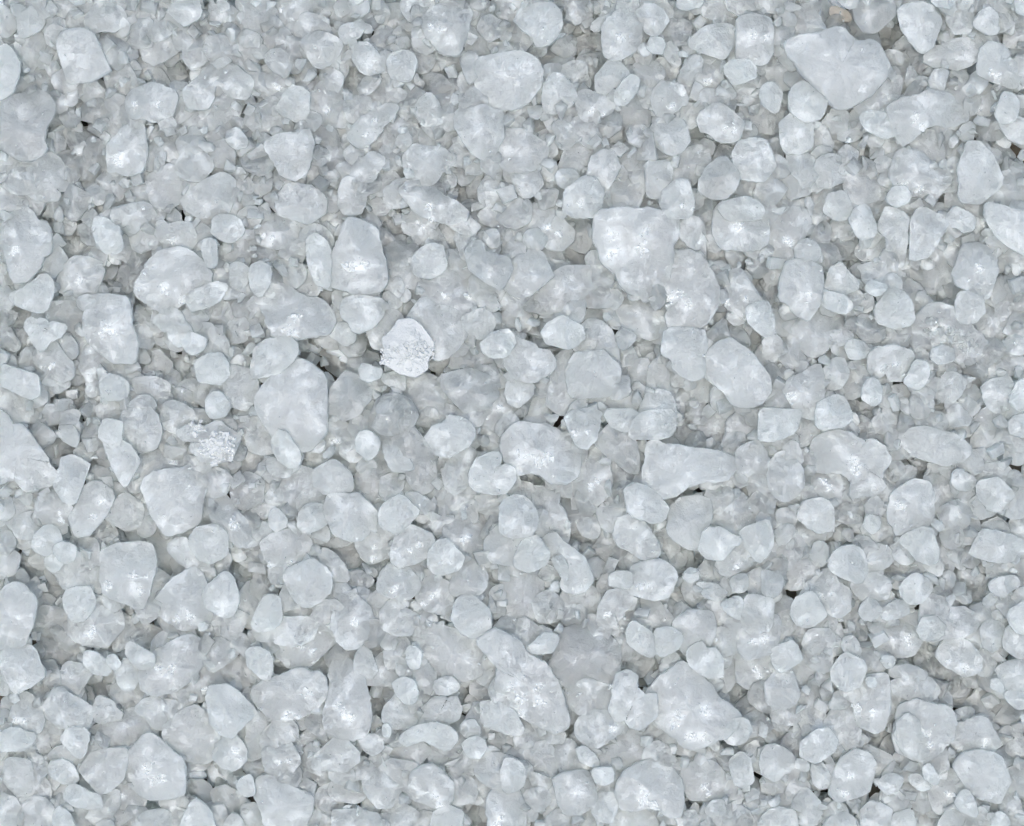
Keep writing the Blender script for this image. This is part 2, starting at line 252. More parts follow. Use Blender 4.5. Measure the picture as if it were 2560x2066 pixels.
# outlines of the crystals, traced on the plane of the heap: kind and level, then corner points
DATA = """
T 0 0
w3 51,32 58,26 72,27 77,30 82,38 87,47 92,57 93,61 88,65 78,66 70,67 60,69 55,64 54,52 50,42
g3 79,8 85,4 93,0 98,2 102,8 104,16 102,21 97,25 88,24 78,25 72,22 73,17
w2 14,20 19,12 29,5 32,8 36,18 33,23 24,29 17,31 15,27
k2 38,5 43,1 52,-2 63,-2 65,6 58,11 51,14 46,11 39,9
w2 0,-5 26,-5 26,6 20,9 10,6 0,1
g2 -5,5 5,6 11,11 14,18 11,24 9,29 -5,27
w2 36,20 41,14 52,14 53,24 44,29 36,26
g2 13,35 20,31 30,26 36,25 38,30 36,43 31,51 24,58 18,58 16,50
g3 -5,43 8,39 13,44 16,52 15,63 12,76 6,80 -5,84
c3 -3,88 8,82 20,80 32,77 40,80 44,86 44,96 38,105 36,113 36,120 39,124 34,131 22,134 12,130 2,124 -5,118
g3 36,128 44,129 52,138 56,146 60,152 55,157 46,158 48,165 40,172 33,166 22,160 19,157 26,147 24,138 20,132
k3 88,126 97,117 105,105 115,103 120,108 122,118 121,135 117,142 109,145 98,142 89,140
k3 105,85 110,78 120,71 132,72 140,75 148,79 150,87 148,94 140,98 132,100 120,97 113,99 106,93 104,88
g3 82,97 84,90 82,83 88,80 97,88 103,98 104,107 103,113 97,119 93,123 91,115 86,105 81,102
w2 108,10 112,2 118,-2 120,8 126,13 129,20 124,27 116,24 108,17
w3 143,6 150,2 160,0 165,3 168,14 162,18 154,21 146,17 142,12
g2 118,38 128,32 140,30 150,29 152,36 144,43 134,49 124,53 120,47
c1 121,56 126,50 136,47 147,50 154,57 157,65 150,72 140,75 132,70 130,62
g2 98,53 104,49 112,51 117,59 113,65 103,64 98,59
g2 158,66 160,57 168,50 176,49 178,53 172,60 170,66
g3 153,78 160,72 168,65 172,59 178,55 182,60 179,68 177,80 176,88 165,90 155,87
g3 182,64 182,58 188,53 192,54 200,59 208,66 210,71 209,79 203,82 196,80 191,78 186,71
w1 2,34 7,30 12,33 13,36 9,40 4,40
w2 51,73 57,70 63,74 64,80 62,88 50,86
w2 150,98 158,91 166,91 176,93 188,90 194,93 192,98 184,104 172,107 160,105 152,104
w3 190,110 200,108 208,121 195,125 190,117
w2 155,107 165,106 168,112 166,120 158,124 153,119
g3 131,120 137,114 148,113 153,117 152,125 147,133 140,134 134,129
g3 148,137 152,130 162,126 170,128 177,136 175,143 166,149 157,149 150,144
g3 114,160 120,150 132,143 142,138 148,143 152,152 153,160 148,168 140,173 128,173 118,168
g3 152,170 162,160 172,152 182,147 192,148 196,153 195,164 192,173 186,180 165,180
w2 92,144 98,142 104,142 105,146 101,148 94,148
g1 58,147 66,140 71,143 73,151 75,156 68,158 62,153
w2 70,160 78,154 84,160 92,160 88,168 80,170
w2 197,0 206,0 210,8 207,12 198,10
g2 193,28 198,25 200,15 206,10 215,11 225,20 222,28 213,32 205,36 196,37
T 640 0
k3 139,16 144,9 152,6 162,5 172,4 180,5 181,9 176,19 175,28 170,37 167,46 160,46 153,40 146,32 141,27 139,20
k2 122,8 123,-4 150,-4 150,5 145,10 138,14 128,17 125,12
g1 105,2 122,0 121,10 118,25 116,32 108,31 103,25 103,15
w3 39,33 41,29 48,27 54,29 63,32 70,36 71,41 66,46 60,53 55,56 48,57 46,50 45,43 40,38
k2 13,8 20,2 45,-2 45,8 42,13 43,17 38,22 28,24 20,23 15,15
g2 47,4 52,3 60,8 63,11 58,15 52,20 48,16
w3 69,26 74,22 82,21 88,17 91,19 89,25 84,32 78,37 72,34
g2 63,11 68,6 76,8 82,13 84,19 76,22 68,22 63,17
w3 82,39 86,35 93,37 99,44 103,51 101,58 96,63 88,58 83,50
w3 111,52 115,46 128,44 133,49 132,57 128,66 120,68 113,63
g2 62,62 68,49 72,46 76,49 76,58 71,66 66,70 62,66
w2 8,47 14,43 22,42 28,46 29,53 27,63 20,62 12,56
k2 2,62 8,55 14,56 26,63 28,74 22,80 12,86 5,80 2,70
g3 18,92 24,84 28,74 36,73 43,80 44,90 42,97 37,102 30,97
k2 46,84 50,74 56,70 71,68 71,80 70,88 66,100 60,105 52,102 46,94
c2 71,66 78,56 88,56 94,62 91,72 86,78 78,75 71,71
c3 86,82 92,72 98,67 106,65 110,70 118,82 114,89 104,91 95,89
k3 79,112 84,104 92,97 100,93 108,89 116,87 118,90 114,96 106,104 100,112 92,120 86,124 79,118
g2 64,103 71,96 79,99 80,105 78,112 74,118 66,111
c2 94,121 98,112 106,105 114,111 117,117 112,127 106,134 96,128
g3 132,94 138,83 144,79 150,83 154,94 156,101 150,104 140,103 133,98
w3 183,57 188,51 203,47 222,46 232,51 237,60 236,72 230,80 224,88 206,91 194,88 189,80 185,70
w3 165,100 172,92 182,92 190,90 198,94 206,94 206,103 208,109 203,118 200,125 190,136 184,131 178,122 172,112 167,104
w2 123,104 129,100 135,104 137,113 134,122 124,121 123,112
w2 120,88 125,86 131,90 130,97 124,101 120,96
g2 138,106 146,106 151,112 150,123 142,124 137,120
g3 122,127 130,122 142,125 152,125 160,127 165,133 160,138 154,142 150,150 142,155 134,150 130,143 124,137
w3 9,122 14,116 24,115 36,114 44,109 48,113 48,121 46,130 42,140 34,152 27,152 22,143 17,134
g3 80,144 84,138 92,132 98,127 105,130 106,136 100,142 97,150 90,152 82,150
c2 52,127 58,118 66,116 72,120 76,128 82,136 80,146 72,149 62,145 55,138
k2 96,148 102,139 110,142 120,149 119,156 112,160 104,162 96,158
g3 18,160 24,152 34,153 44,156 54,163 58,170 57,178 48,186 30,186 20,178 18,168
g3 70,158 76,150 84,150 91,159 89,168 86,178 76,180 71,170
k3 122,160 128,153 138,153 147,158 156,165 168,171 178,180 160,186 136,178 126,170
g2 175,36 180,28 187,28 196,36 198,46 190,50 184,54 178,48
c2 188,16 193,11 202,16 208,24 204,30 197,34 190,30 186,24
g2 168,67 173,60 182,62 188,80 178,85 173,78
w2 176,148 182,140 190,139 188,150 184,157 177,154
w2 186,158 193,146 200,150 205,158 200,165 194,173 188,168
c1 160,164 168,157 178,156 184,162 182,170 172,173 164,170
g2 154,146 160,141 167,148 166,155 158,157 154,152
g2 150,115 155,106 164,105 170,112 168,122 160,128 153,122
g1 134,68 138,60 146,56 158,60 164,66 162,70 148,71 136,70
T 1280 0
g3 2,15 8,7 20,5 33,5 39,9 41,16 40,25 36,31 33,34 22,38 19,30 12,25 6,19
k3 77,25 82,17 90,11 97,8 104,13 107,18 106,30 107,38 98,42 90,48 84,50 77,42 77,32
k1 73,43 78,40 90,48 93,55 86,60 76,55
g3 105,8 112,5 119,6 127,12 130,18 124,26 118,30 112,24 107,15
g3 159,6 168,0 185,-2 192,4 197,10 196,16 185,15 172,16 160,13
w3 149,33 156,27 162,22 180,22 185,25 183,34 181,43 176,49 166,45 156,41 150,38
k3 187,24 190,18 196,13 206,14 213,15 217,25 214,52 205,54 194,52 187,45 189,37 187,30
w3 178,55 183,51 196,53 203,58 202,65 193,68 183,69 179,62
g3 71,64 77,56 84,52 90,54 96,59 99,65 91,72 82,76 70,76
w3 100,64 107,68 104,75 98,83 91,89 86,85 88,77 93,70
c2 91,88 100,79 108,80 115,88 116,98 113,108 104,113 99,105 92,100
k2 39,62 44,54 52,50 60,54 61,62 65,70 61,75 54,76 47,70
g2 24,57 32,52 40,53 38,64 30,70 25,64
g3 26,80 31,68 38,62 46,70 52,80 54,86 44,90 36,94 28,93 25,87
g3 43,90 49,90 56,95 60,101 56,102 46,99 42,95
k3 54,82 60,77 68,79 78,79 84,84 86,90 80,94 72,96 71,103 63,104 58,96
c2 76,94 86,88 94,99 99,108 94,117 84,122 80,115 82,105 77,102
g2 -3,92 6,88 13,88 18,97 13,104 4,107 -3,105
g2 14,104 22,95 30,99 35,104 30,111 20,112
c2 0,22 6,20 13,28 17,38 8,42 -3,38
c1 33,12 40,8 52,14 52,22 44,30 38,27
c1 54,30 64,26 76,26 76,38 70,48 62,44 54,38
c1 6,42 20,38 40,34 46,40 42,50 28,54 12,50
c1 49,18 60,17 66,20 65,28 56,32 50,27
c1 42,50 50,42 56,38 60,46 60,52 52,50
k2 99,60 106,50 120,52 126,58 124,68 118,76 108,75 102,68
k3 118,76 124,68 134,72 143,74 146,84 140,88 130,96 124,97 118,88
k2 121,50 130,46 140,54 141,64 134,72 126,66
w3 114,40 114,32 125,31 127,38 124,46 118,46 114,41
w2 127,38 132,34 140,42 142,52 136,54 128,45
g2 140,62 148,60 154,68 152,78 154,85 146,88 140,78
k3 154,58 158,50 164,44 172,50 175,58 176,72 170,80 161,83 155,75
k2 132,90 142,86 156,88 158,98 150,106 140,102 132,96
k3 156,97 163,90 170,86 180,93 192,103 193,108 186,120 176,117 165,110 155,106
g3 117,105 119,100 128,103 138,101 144,104 146,112 146,120 140,126 134,128 124,123 116,117
w3 -10,108 0,106 10,108 20,114 26,120 30,127 26,133 20,140 10,142 -6,141 -15,125
g3 1,144 10,142 20,143 25,149 26,152 20,158 13,165 6,160 2,153
k2 34,104 42,101 50,108 56,112 55,118 46,124 41,122 38,114
g2 39,134 44,126 54,120 66,118 73,124 72,130 64,140 56,148 46,144 39,140
g2 64,136 74,128 84,126 89,139 84,148 80,158 72,162 64,150
k3 37,145 42,142 52,143 56,148 50,155 44,158 39,155
k3 44,164 54,154 64,148 72,152 74,164 72,180 46,180
g3 80,163 86,147 96,143 104,142 112,149 113,157 108,168 102,180 88,182 78,178
g2 90,140 96,132 108,126 120,124 136,127 132,140 124,140 112,134 104,141
k3 110,138 118,136 132,138 131,152 130,160 120,164 112,162 113,152
g2 138,130 148,124 160,122 166,127 165,134 156,146 146,156 134,150 134,140
k3 125,165 132,155 146,152 150,164 148,180 126,180
c3 156,154 164,142 170,134 176,132 184,138 188,148 184,158 176,165 166,164 158,160
w3 185,130 190,121 200,118 210,118 215,124 219,135 217,148 208,150 192,148 187,140
g2 198,104 204,99 216,100 216,116 206,116 201,110
g2 186,156 192,152 198,153 203,158 192,164
g3 172,172 185,169 196,167 206,172 212,180 180,184
c1 162,120 172,115 184,122 184,132 174,132 166,126
c1 145,108 152,104 160,108 162,116 154,121 147,118
g3 100,-4 112,-4 128,0 134,10 134,17 128,12 118,6 104,5
w2 87,8 90,-3 104,-3 106,5 98,9
g2 66,22 72,14 80,11 84,15 76,21 70,26
w1 136,16 146,10 155,12 153,20 140,22
g1 48,6 60,5 74,6 76,12 66,17 54,14
w3 138,6 146,8 158,5 158,-3 140,-3
g2 178,72 190,66 204,66 206,74 198,82 190,82 180,84
w3 207,75 216,68 224,78 220,94 210,88
T 1920 0
w2 19,24 23,12 30,4 35,3 38,9 44,18 48,28 34,32 20,32
g3 15,38 20,35 42,31 55,25 61,25 66,32 69,32 70,37 80,37 86,35 92,38 97,48 100,54 97,64 88,76 78,82 71,86 62,92 52,85 44,77 36,70 28,60 21,50 16,45
w3 20,92 17,80 22,73 29,69 34,74 40,80 48,88 46,95 38,101 32,101 26,97
g3 72,84 84,76 96,70 110,62 113,64 116,70 110,78 104,84 98,90 91,94 80,97 75,90
g2 0,30 4,48 14,40 20,52 26,58 22,68 14,77 8,70 0,66
g2 -4,68 4,67 11,72 12,79 8,88 0,92
w3 109,10 114,7 125,5 135,7 138,12 142,18 145,28 142,36 134,42 128,42 120,34 113,24 109,17
c3 73,12 76,-4 98,-4 104,5 104,15 96,19 90,25 82,26 75,20
c1 40,4 50,-2 58,10 57,20 48,26 42,18
w3 57,-4 75,-4 73,6 69,8 62,4
y1 54,4 62,5 69,8 71,13 68,16 60,15 55,12
c1 94,32 102,26 112,24 118,32 117,40 108,42 97,40
g2 97,47 100,41 112,42 118,46 120,50 116,55 104,57 99,56
g3 150,20 152,10 158,8 169,9 170,20 167,27 158,28 151,24
w3 172,20 178,10 184,6 190,12 190,22 192,27 186,28 177,27
w2 191,22 194,10 200,10 206,18 204,28 196,26
g2 133,42 148,40 150,34 164,31 170,32 177,29 179,38 177,46 168,53 158,56 146,52 133,54
k3 175,56 178,45 182,37 188,37 199,42 198,50 208,56 210,62 206,72 198,70 188,66 178,64
g2 136,68 138,60 148,57 151,62 148,70 147,77 138,77
g2 116,66 118,56 121,54 125,60 126,67 117,72
k3 100,92 104,88 112,84 124,83 134,78 142,80 150,80 158,88 165,90 166,98 158,102 148,104 136,102 132,104 124,110 112,120 105,108 101,98
g3 148,75 156,70 158,66 165,66 170,74 172,82 168,90 160,92 152,85
w3 79,102 78,98 88,94 96,96 102,103 106,112 98,114 88,113 82,108
w3 11,100 18,98 27,98 36,101 36,116 34,125 26,126 15,127 12,118
g3 36,110 42,104 48,106 50,114 54,122 48,130 38,131 35,124
w2 59,105 64,98 76,104 80,112 72,117 60,116
g2 41,100 46,90 54,86 60,92 58,102 52,108
k2 48,120 54,112 62,116 64,126 56,131 48,130
w2 72,117 76,114 83,122 80,130 70,130 68,124
g2 92,120 98,115 106,114 114,122 116,128 108,131 98,131 93,125
g2 118,125 124,115 132,108 140,110 144,122 148,132 142,138 130,134
w2 150,130 158,118 166,107 169,111 164,122 160,136 156,138
g2 154,98 162,93 172,90 180,99 178,104 168,103 158,102
w3 190,97 194,84 196,79 208,82 206,92 204,100 196,103 190,99
g2 172,84 178,70 184,68 190,74 190,84 186,96 178,96
g3 195,104 204,97 214,96 216,116 210,120 202,117 198,112
c1 185,122 187,110 193,112 198,119 206,122 209,132 205,137 196,137 188,130
c1 187,30 196,24 207,22 208,32 204,42 194,38
w3 160,146 161,132 165,122 172,120 178,121 184,130 190,138 194,145 193,154 186,162 182,170 170,171 160,166 162,156
k3 105,135 111,126 122,128 130,132 134,138 142,142 150,141 155,146 150,155 142,162 132,165 120,165 110,160 103,150 102,142
g3 62,150 66,144 74,142 84,144 94,140 100,152 106,158 100,164 88,167 78,172 72,173 64,162 61,156
w3 98,164 104,156 112,157 117,163 114,170 106,173 101,170
g3 16,129 22,126 32,130 40,137 41,144 38,154 30,156 26,148 20,140
g3 39,137 44,132 54,131 62,134 68,141 66,149 56,155 44,155 41,148
k2 4,152 10,143 18,144 24,150 24,160 18,166 8,164
c2 36,162 38,156 46,155 52,158 50,168 44,172 38,168
g3 48,176 50,164 60,161 66,166 70,178 58,184
g2 192,158 194,146 200,142 212,150 216,160 208,176 194,174
g2 86,140 90,134 98,131 104,134 102,140 94,146
w3 148,-4 160,-4 170,-2 168,8 158,7 160,3
w3 135,0 152,-4 154,4 148,9 138,5
g2 112,0 128,-4 138,0 139,8 128,5 114,6
w2 176,0 196,-4 206,6 196,10 186,6
w3 206,0 214,-4 216,14 208,12
g2 112,72 122,70 126,78 118,82 108,80
c1 118,44 128,40 132,48 128,58 120,52
w2 -4,20 2,18 7,25 8,34 6,39 -4,40
T 0 520
k3 1,22 3,11 12,4 20,1 26,4 31,12 37,14 42,22 42,28 41,36 36,40 32,50 28,56 20,61 15,63 11,54 8,42 4,34 2,28
w2 33,53 38,38 45,30 50,36 55,42 50,50 43,58 36,56
w3 10,75 20,70 32,62 37,57 44,62 44,70 40,84 36,88 26,86 15,80
k3 46,60 52,52 60,44 66,40 74,42 84,46 84,56 81,64 76,72 72,76 60,72 50,68 46,66
w3 78,10 84,9 92,13 96,17 102,20 102,34 98,38 90,36 84,29 81,20
w3 90,10 92,3 100,0 120,-4 128,2 128,8 120,14 114,20 104,16 98,12
k2 84,30 100,22 118,26 121,34 116,40 108,43 98,40 88,36
k3 134,10 140,18 148,14 158,13 164,19 166,26 162,32 148,34 138,34 130,24
w2 120,20 126,18 129,22 128,32 122,33 120,26
w2 130,15 139,15 139,24 134,26 130,22
w2 131,25 137,28 140,34 136,37 131,34
k3 116,62 122,54 126,44 134,38 148,34 158,36 168,44 175,54 176,62 173,70 164,74 154,78 145,84 136,85 126,81 118,75 114,70
w3 157,76 168,68 184,63 189,65 188,71 180,78 168,83 158,84
c1 51,31 60,26 66,21 76,26 78,30 72,38 62,44 56,44 52,38
c1 44,24 56,10 66,6 66,16 63,24 54,29 46,28
c1 30,8 36,4 49,9 48,17 38,22 32,16
k3 70,88 76,84 79,75 90,73 104,76 108,84 108,94 110,104 112,110 114,118 111,128 104,129 94,127 82,120 74,108 72,98
c2 38,88 44,80 60,78 68,82 70,92 70,100 60,106 52,100 44,96 40,92
g2 46,76 60,73 72,76 73,86 70,88 68,81 58,78 48,80
g1 6,86 14,80 26,86 34,90 38,96 34,104 22,110 10,106
w3 22,97 26,93 31,96 37,93 40,98 40,104 44,97 50,96 56,102 50,106 42,110 36,118 30,112 28,106
w2 50,107 56,104 62,111 60,118 54,122 50,114
g3 58,112 68,107 76,109 79,116 76,120 76,126 70,132 62,128 56,122
k3 26,126 34,118 42,111 48,116 54,126 64,134 60,140 52,144 44,142 38,134
w2 39,142 52,142 58,147 54,152 46,155 40,148
w2 -2,97 4,96 7,106 14,110 16,116 11,120 5,114 2,107
g2 12,124 20,124 26,131 22,135 12,133
w2 2,126 10,123 13,127 7,131 1,129
g3 2,134 8,132 16,136 24,138 30,140 33,146 33,155 24,158 14,152 4,146
w3 4,155 14,153 20,158 25,168 24,180 8,182 -2,172
w2 70,140 75,135 80,138 78,143 72,147
w2 70,150 74,146 80,148 83,152 78,158 72,156
w3 84,148 88,139 96,141 105,145 106,152 103,160 94,160 86,158
w2 92,136 98,130 104,134 110,138 106,144 96,142
k3 112,143 118,141 124,144 133,140 138,144 139,152 135,162 134,170 124,164 116,156 113,150
c2 110,112 116,106 122,96 128,100 126,108 120,112
g2 110,90 118,86 125,88 128,94 124,100 114,98
c1 106,74 112,72 122,80 130,84 124,84 112,82
g3 128,94 134,88 144,85 150,88 154,97 159,103 156,108 150,116 144,110 142,102 134,100
g2 125,102 132,100 142,102 140,110 134,114 127,112
w3 154,108 160,103 166,106 172,110 170,118 162,122 156,118 153,114
g3 160,97 170,98 176,99 184,106 190,110 191,118 189,131 184,125 172,122 168,112 172,108 164,104
w3 166,128 172,124 184,124 190,130 189,142 184,145 168,144 165,140
w2 158,130 164,126 170,124 172,128 164,131
g3 176,96 178,84 184,75 190,76 192,88 191,100 188,107 182,102
k2 194,84 202,80 208,88 208,100 202,104 194,98
w3 170,28 174,26 180,28 182,38 180,50 174,50 170,40
w3 178,20 180,10 190,5 200,12 202,20 196,27 186,27
w3 194,47 200,46 208,52 208,60 204,68 196,67 193,60
w2 152,0 166,0 168,8 163,11 156,7
c2 113,46 118,48 121,54 116,68 110,64 107,56
c1 89,45 98,44 106,50 106,58 98,61 90,56
w3 188,150 190,136 196,132 206,135 214,142 216,154 210,162 202,168 194,165 190,158
w3 172,166 176,156 182,154 190,160 192,166 186,174 178,176
g2 138,152 150,150 164,158 164,164 156,168 144,162
c1 138,124 148,124 158,128 157,138 150,148 142,146 138,136
c1 154,144 160,134 164,134 165,142 170,148 172,158 164,158 154,150
g2 80,165 88,161 98,162 101,170 100,182 84,182
w3 100,178 110,170 122,168 130,178 120,186 104,186
g3 136,172 140,161 150,164 160,170 162,178 150,186 136,184
g2 28,164 34,156 40,158 40,168 34,174 28,172
c1 56,148 60,142 68,143 70,152 66,160 60,156
w2 -6,50 2,49 10,50 10,60 4,65 -6,62
g2 -6,66 6,66 9,78 4,86 -6,88
h 148,124 3
T 640 520
w3 -4,50 4,47 10,49 14,56 12,62 8,68 4,73 -2,70
k3 12,8 22,6 32,7 39,13 40,18 37,26 30,32 22,36 12,33 2,28 3,16 8,10
g2 40,18 46,15 56,17 64,25 62,33 48,32 44,40 34,38 28,35 38,26
w2 5,34 14,34 22,39 22,44 18,48 10,45 4,41
w3 45,26 49,24 56,27 60,34 62,46 63,58 60,66 55,66 50,56 46,48 44,38
k3 75,14 79,10 88,12 96,17 100,20 101,27 104,35 106,46 108,56 106,66 102,70 90,70 82,70 70,66 63,64 62,48 66,38 71,28
g3 24,62 32,56 38,52 46,54 52,62 53,67 49,74 41,78 34,74 27,68
k3 6,70 12,63 22,65 32,72 42,78 52,76 60,84 64,92 64,100 58,104 48,105 36,108 26,110 16,109 13,100 10,90 5,80
c2 50,74 58,68 68,72 72,78 70,84 62,82 54,80
g2 60,86 64,80 72,84 73,92 70,96 64,94
w2 2,96 6,90 12,92 13,102 7,106 3,100
w3 72,80 78,76 86,74 96,77 105,78 105,88 100,94 96,100 90,105 84,105 80,96 74,90
w3 62,100 68,97 78,98 83,104 82,110 74,114 66,110 62,105
g2 94,98 100,92 106,83 116,87 122,92 120,98 110,110 106,118 98,116 93,106
x3 121,96 126,94 134,98 140,104 146,114 144,121 142,126 142,134 138,138 126,138 112,134 106,130 106,120 105,115 112,108 118,100
g3 126,96 132,86 140,75 148,82 160,86 170,88 174,94 176,104 170,112 164,120 158,124 150,125 146,118 142,108 136,100
g2 142,126 150,126 160,122 168,115 168,122 160,132 152,136 144,132
c2 108,32 114,30 122,33 132,32 138,36 132,42 128,50 126,54 118,58 110,64 108,52 106,40
g3 131,46 136,38 144,33 152,31 157,38 158,46 154,52 146,58 138,56 132,52
k2 123,18 124,4 130,0 148,0 156,8 150,12 146,18 150,24 144,28 136,28 130,20
k2 144,8 148,6 154,8 162,14 170,20 176,22 172,28 166,34 158,38 154,32 150,22 145,16
w2 153,0 168,0 174,8 182,12 187,18 184,21 176,21 166,16 156,8
c1 110,20 118,14 126,15 132,24 134,30 124,32 116,28
g2 90,2 98,0 106,2 108,10 106,13 96,11 90,6
w2 72,0 87,0 86,5 79,8 74,6
g2 46,8 60,0 72,0 75,8 70,14 62,17 54,14
k3 138,62 144,56 154,52 168,52 176,52 184,58 188,64 188,70 184,78 178,86 168,86 154,84 144,76 138,70
c3 176,40 180,30 187,28 189,38 200,42 210,44 212,56 208,64 200,68 190,60 180,56 178,50
w2 158,42 164,37 172,41 172,46 164,51 158,50
g3 190,24 192,20 200,19 204,24 202,32 195,33
c2 184,14 196,8 212,4 220,12 218,30 206,22 194,18 188,22
k2 184,76 190,68 200,76 204,84 194,86 186,82
g2 198,70 208,65 220,70 216,80 206,82
w3 174,92 182,88 190,85 196,89 198,98 196,106 188,109 180,104 174,100
k2 116,62 120,56 130,54 138,58 136,66 134,72 126,70 118,66
w2 106,72 116,69 122,70 122,78 116,84 108,80
g2 110,84 122,76 132,74 130,86 122,92
w3 2,118 8,112 20,112 32,111 35,116 34,124 24,132 14,139 4,142 -2,138 0,128
g3 2,160 8,150 16,140 24,132 36,129 46,131 54,138 58,148 59,160 58,172 58,188 48,200 36,202 24,196 14,188 8,178 1,168
c1 56,118 64,114 72,114 80,118 84,126 82,136 74,140 66,138 58,132
c1 86,118 92,112 98,114 100,122 100,130 90,132 86,126
c1 34,112 44,108 50,116 48,124 40,128 34,122
w3 86,138 90,130 98,134 105,136 105,141 98,145 90,144
w2 106,140 114,138 124,140 124,152 116,150 106,146
c3 60,158 68,148 76,138 80,136 84,142 92,147 97,152 94,160 88,164 86,170 76,178 66,174 60,166
g2 54,138 58,137 66,148 62,154 58,154
g3 120,142 130,138 142,140 152,145 158,148 158,158 156,166 156,182 140,186 130,176 124,164 120,154
c3 103,166 108,158 114,156 124,162 130,172 132,184 112,188 98,186 104,174
c3 154,144 162,134 176,136 186,138 194,140 198,148 200,156 194,162 194,168 186,176 174,168 164,158 158,150
w2 194,138 202,134 210,142 208,150 200,150 198,144
k3 186,166 196,162 202,152 214,146 220,160 214,176 200,184 188,180
c2 160,132 168,120 180,120 196,124 206,128 206,134 190,137 176,134
w3 190,108 200,104 210,104 216,110 210,120 204,125 196,123 189,118
k2 200,100 206,88 214,80 218,92 214,104 206,104
g2 206,126 214,118 222,130 214,138 206,134
g3 91,162 96,158 98,164 104,168 96,174 92,170
h 53,119 3
h 58,136 4
h 66,144 4
h 103,122 2
h 41,40 2
h 89,164 4
T 1280 520
k3 68,6 78,4 92,2 104,4 124,3 136,6 139,18 137,22 132,30 131,44 130,54 128,64 122,72 112,77 106,70 97,67 92,62 88,54 78,46 74,36 69,26 68,14
k3 133,39 140,38 148,36 156,41 164,50 168,62 171,69 172,76 169,84 162,94 156,99 145,101 133,99 129,93 134,86 133,76 130,64 130,52
g2 93,66 100,70 112,77 120,74 126,71 131,80 133,88 128,98 122,106 112,109 104,103 96,98 84,98 82,92 88,82 92,74
w3 125,108 130,102 140,100 156,100 161,106 160,120 158,140 150,142 142,138 136,132 135,126 126,120 125,113
w3 162,128 164,121 172,114 182,110 188,116 198,122 206,134 213,142 214,153 210,160 202,164 192,164 184,162 178,152 170,145 162,138
k3 171,0 178,-3 190,-3 208,-3 212,6 212,20 212,28 204,32 194,35 184,33 174,32 169,20
g3 -6,56 0,46 6,40 20,34 25,40 28,48 34,54 34,58 26,66 16,70 6,74 -4,72
g3 18,80 26,68 35,58 40,52 50,48 62,46 70,52 74,58 66,66 58,74 48,82 40,88 32,90 24,88
k2 10,8 20,-4 34,0 34,6 40,8 46,16 52,20 50,26 40,34 32,33 26,28 16,18 10,16
g3 10,24 14,20 20,18 26,20 28,30 22,35 14,33 11,28
g2 24,36 32,32 40,36 44,44 40,50 35,53 28,47
c2 62,70 68,66 74,62 80,62 88,66 88,74 84,80 74,82 66,82 61,78
g2 70,54 76,50 82,54 84,60 78,62 72,60
w2 62,42 66,36 72,36 76,42 76,48 68,51 62,46
c1 40,34 50,24 62,24 72,32 66,38 60,46 52,48 44,42
w3 26,104 32,98 38,94 48,91 55,95 58,104 59,108 54,112 48,116 40,114 28,111
g2 57,98 62,94 74,96 84,104 86,112 90,124 88,131 80,128 70,120 58,120 52,116 58,108
c2 87,106 92,100 98,104 105,106 102,112 92,118 88,112
c2 56,92 68,82 84,80 80,90 72,96 60,96
g2 34,92 46,82 60,72 60,84 56,96 44,92
g3 -4,112 4,108 14,109 20,120 30,121 34,130 35,136 28,140 18,144 6,144 -4,138
g3 30,158 31,140 36,132 42,118 50,121 54,140 50,160 47,170 40,171 30,164
g3 47,140 50,128 51,121 62,121 70,122 76,121 82,128 88,132 91,146 86,152 76,156 62,156 52,160 49,150
g2 89,128 94,126 106,127 116,127 117,136 116,150 112,158 104,156 96,144 90,136
g3 72,162 74,156 84,152 94,148 102,154 105,162 104,170 94,180 80,176
k2 117,130 126,126 134,134 140,142 138,150 134,156 124,154 116,150
g3 106,176 110,166 114,156 120,152 132,155 134,166 135,180 110,182
w2 136,152 144,144 152,152 151,160 148,165 138,162
k2 150,148 158,144 168,142 172,150 171,158 162,160 152,162
w2 132,30 136,24 142,24 148,28 146,36 138,38 133,35
g3 138,22 142,12 152,7 158,12 160,22 158,30 154,33 148,30 142,24
c2 160,28 168,28 174,34 184,35 188,38 184,46 176,50 166,46 158,38
k3 176,70 180,58 188,52 196,60 202,70 208,78 198,84 192,92 184,86 178,78
g2 192,52 200,52 202,62 198,60
g3 196,86 200,82 214,80 218,104 210,106 204,100 197,94
k2 170,84 180,84 190,96 184,102 172,104 162,98 168,88
w2 196,32 210,28 211,36 208,44 200,40 192,35
k2 124,0 130,-3 146,-3 154,4 148,7 134,8 128,4
w2 126,62 130,64 132,74 128,75
g3 -4,146 10,145 19,150 14,158 4,166 -4,160
g2 12,162 20,156 28,158 32,168 30,178 10,178
k3 47,172 52,162 60,160 66,170 62,178 48,180
c1 92,112 106,106 124,110 124,122 118,126 100,126 92,122
g1 196,108 206,104 218,114 214,130 204,124 196,116
c1 202,60 214,56 216,70 208,74 202,68
c1 12,106 24,108 40,114 44,119 36,132 24,120 16,116
h 163,12 4
h 80,98 3
h 48,118 2
h 65,84 2
T 1920 520
k3 -6,22 2,12 12,2 28,0 34,8 34,14 28,22 24,30 22,38 16,44 10,44 4,38 0,32
k3 12,48 20,45 34,46 42,50 48,56 46,68 40,78 38,86 32,92 26,92 18,80 12,76 11,60
w3 44,72 54,72 64,75 69,79 68,84 62,88 54,86 46,80
g3 18,104 24,94 34,86 50,84 60,90 58,96 55,100 54,112 48,120 36,122 26,114 20,110
g3 48,68 52,54 56,47 60,48 66,56 75,64 74,68 62,70 54,72
g3 76,46 86,46 94,44 105,44 108,50 111,54 108,64 104,70 98,68 92,64 82,60 80,52
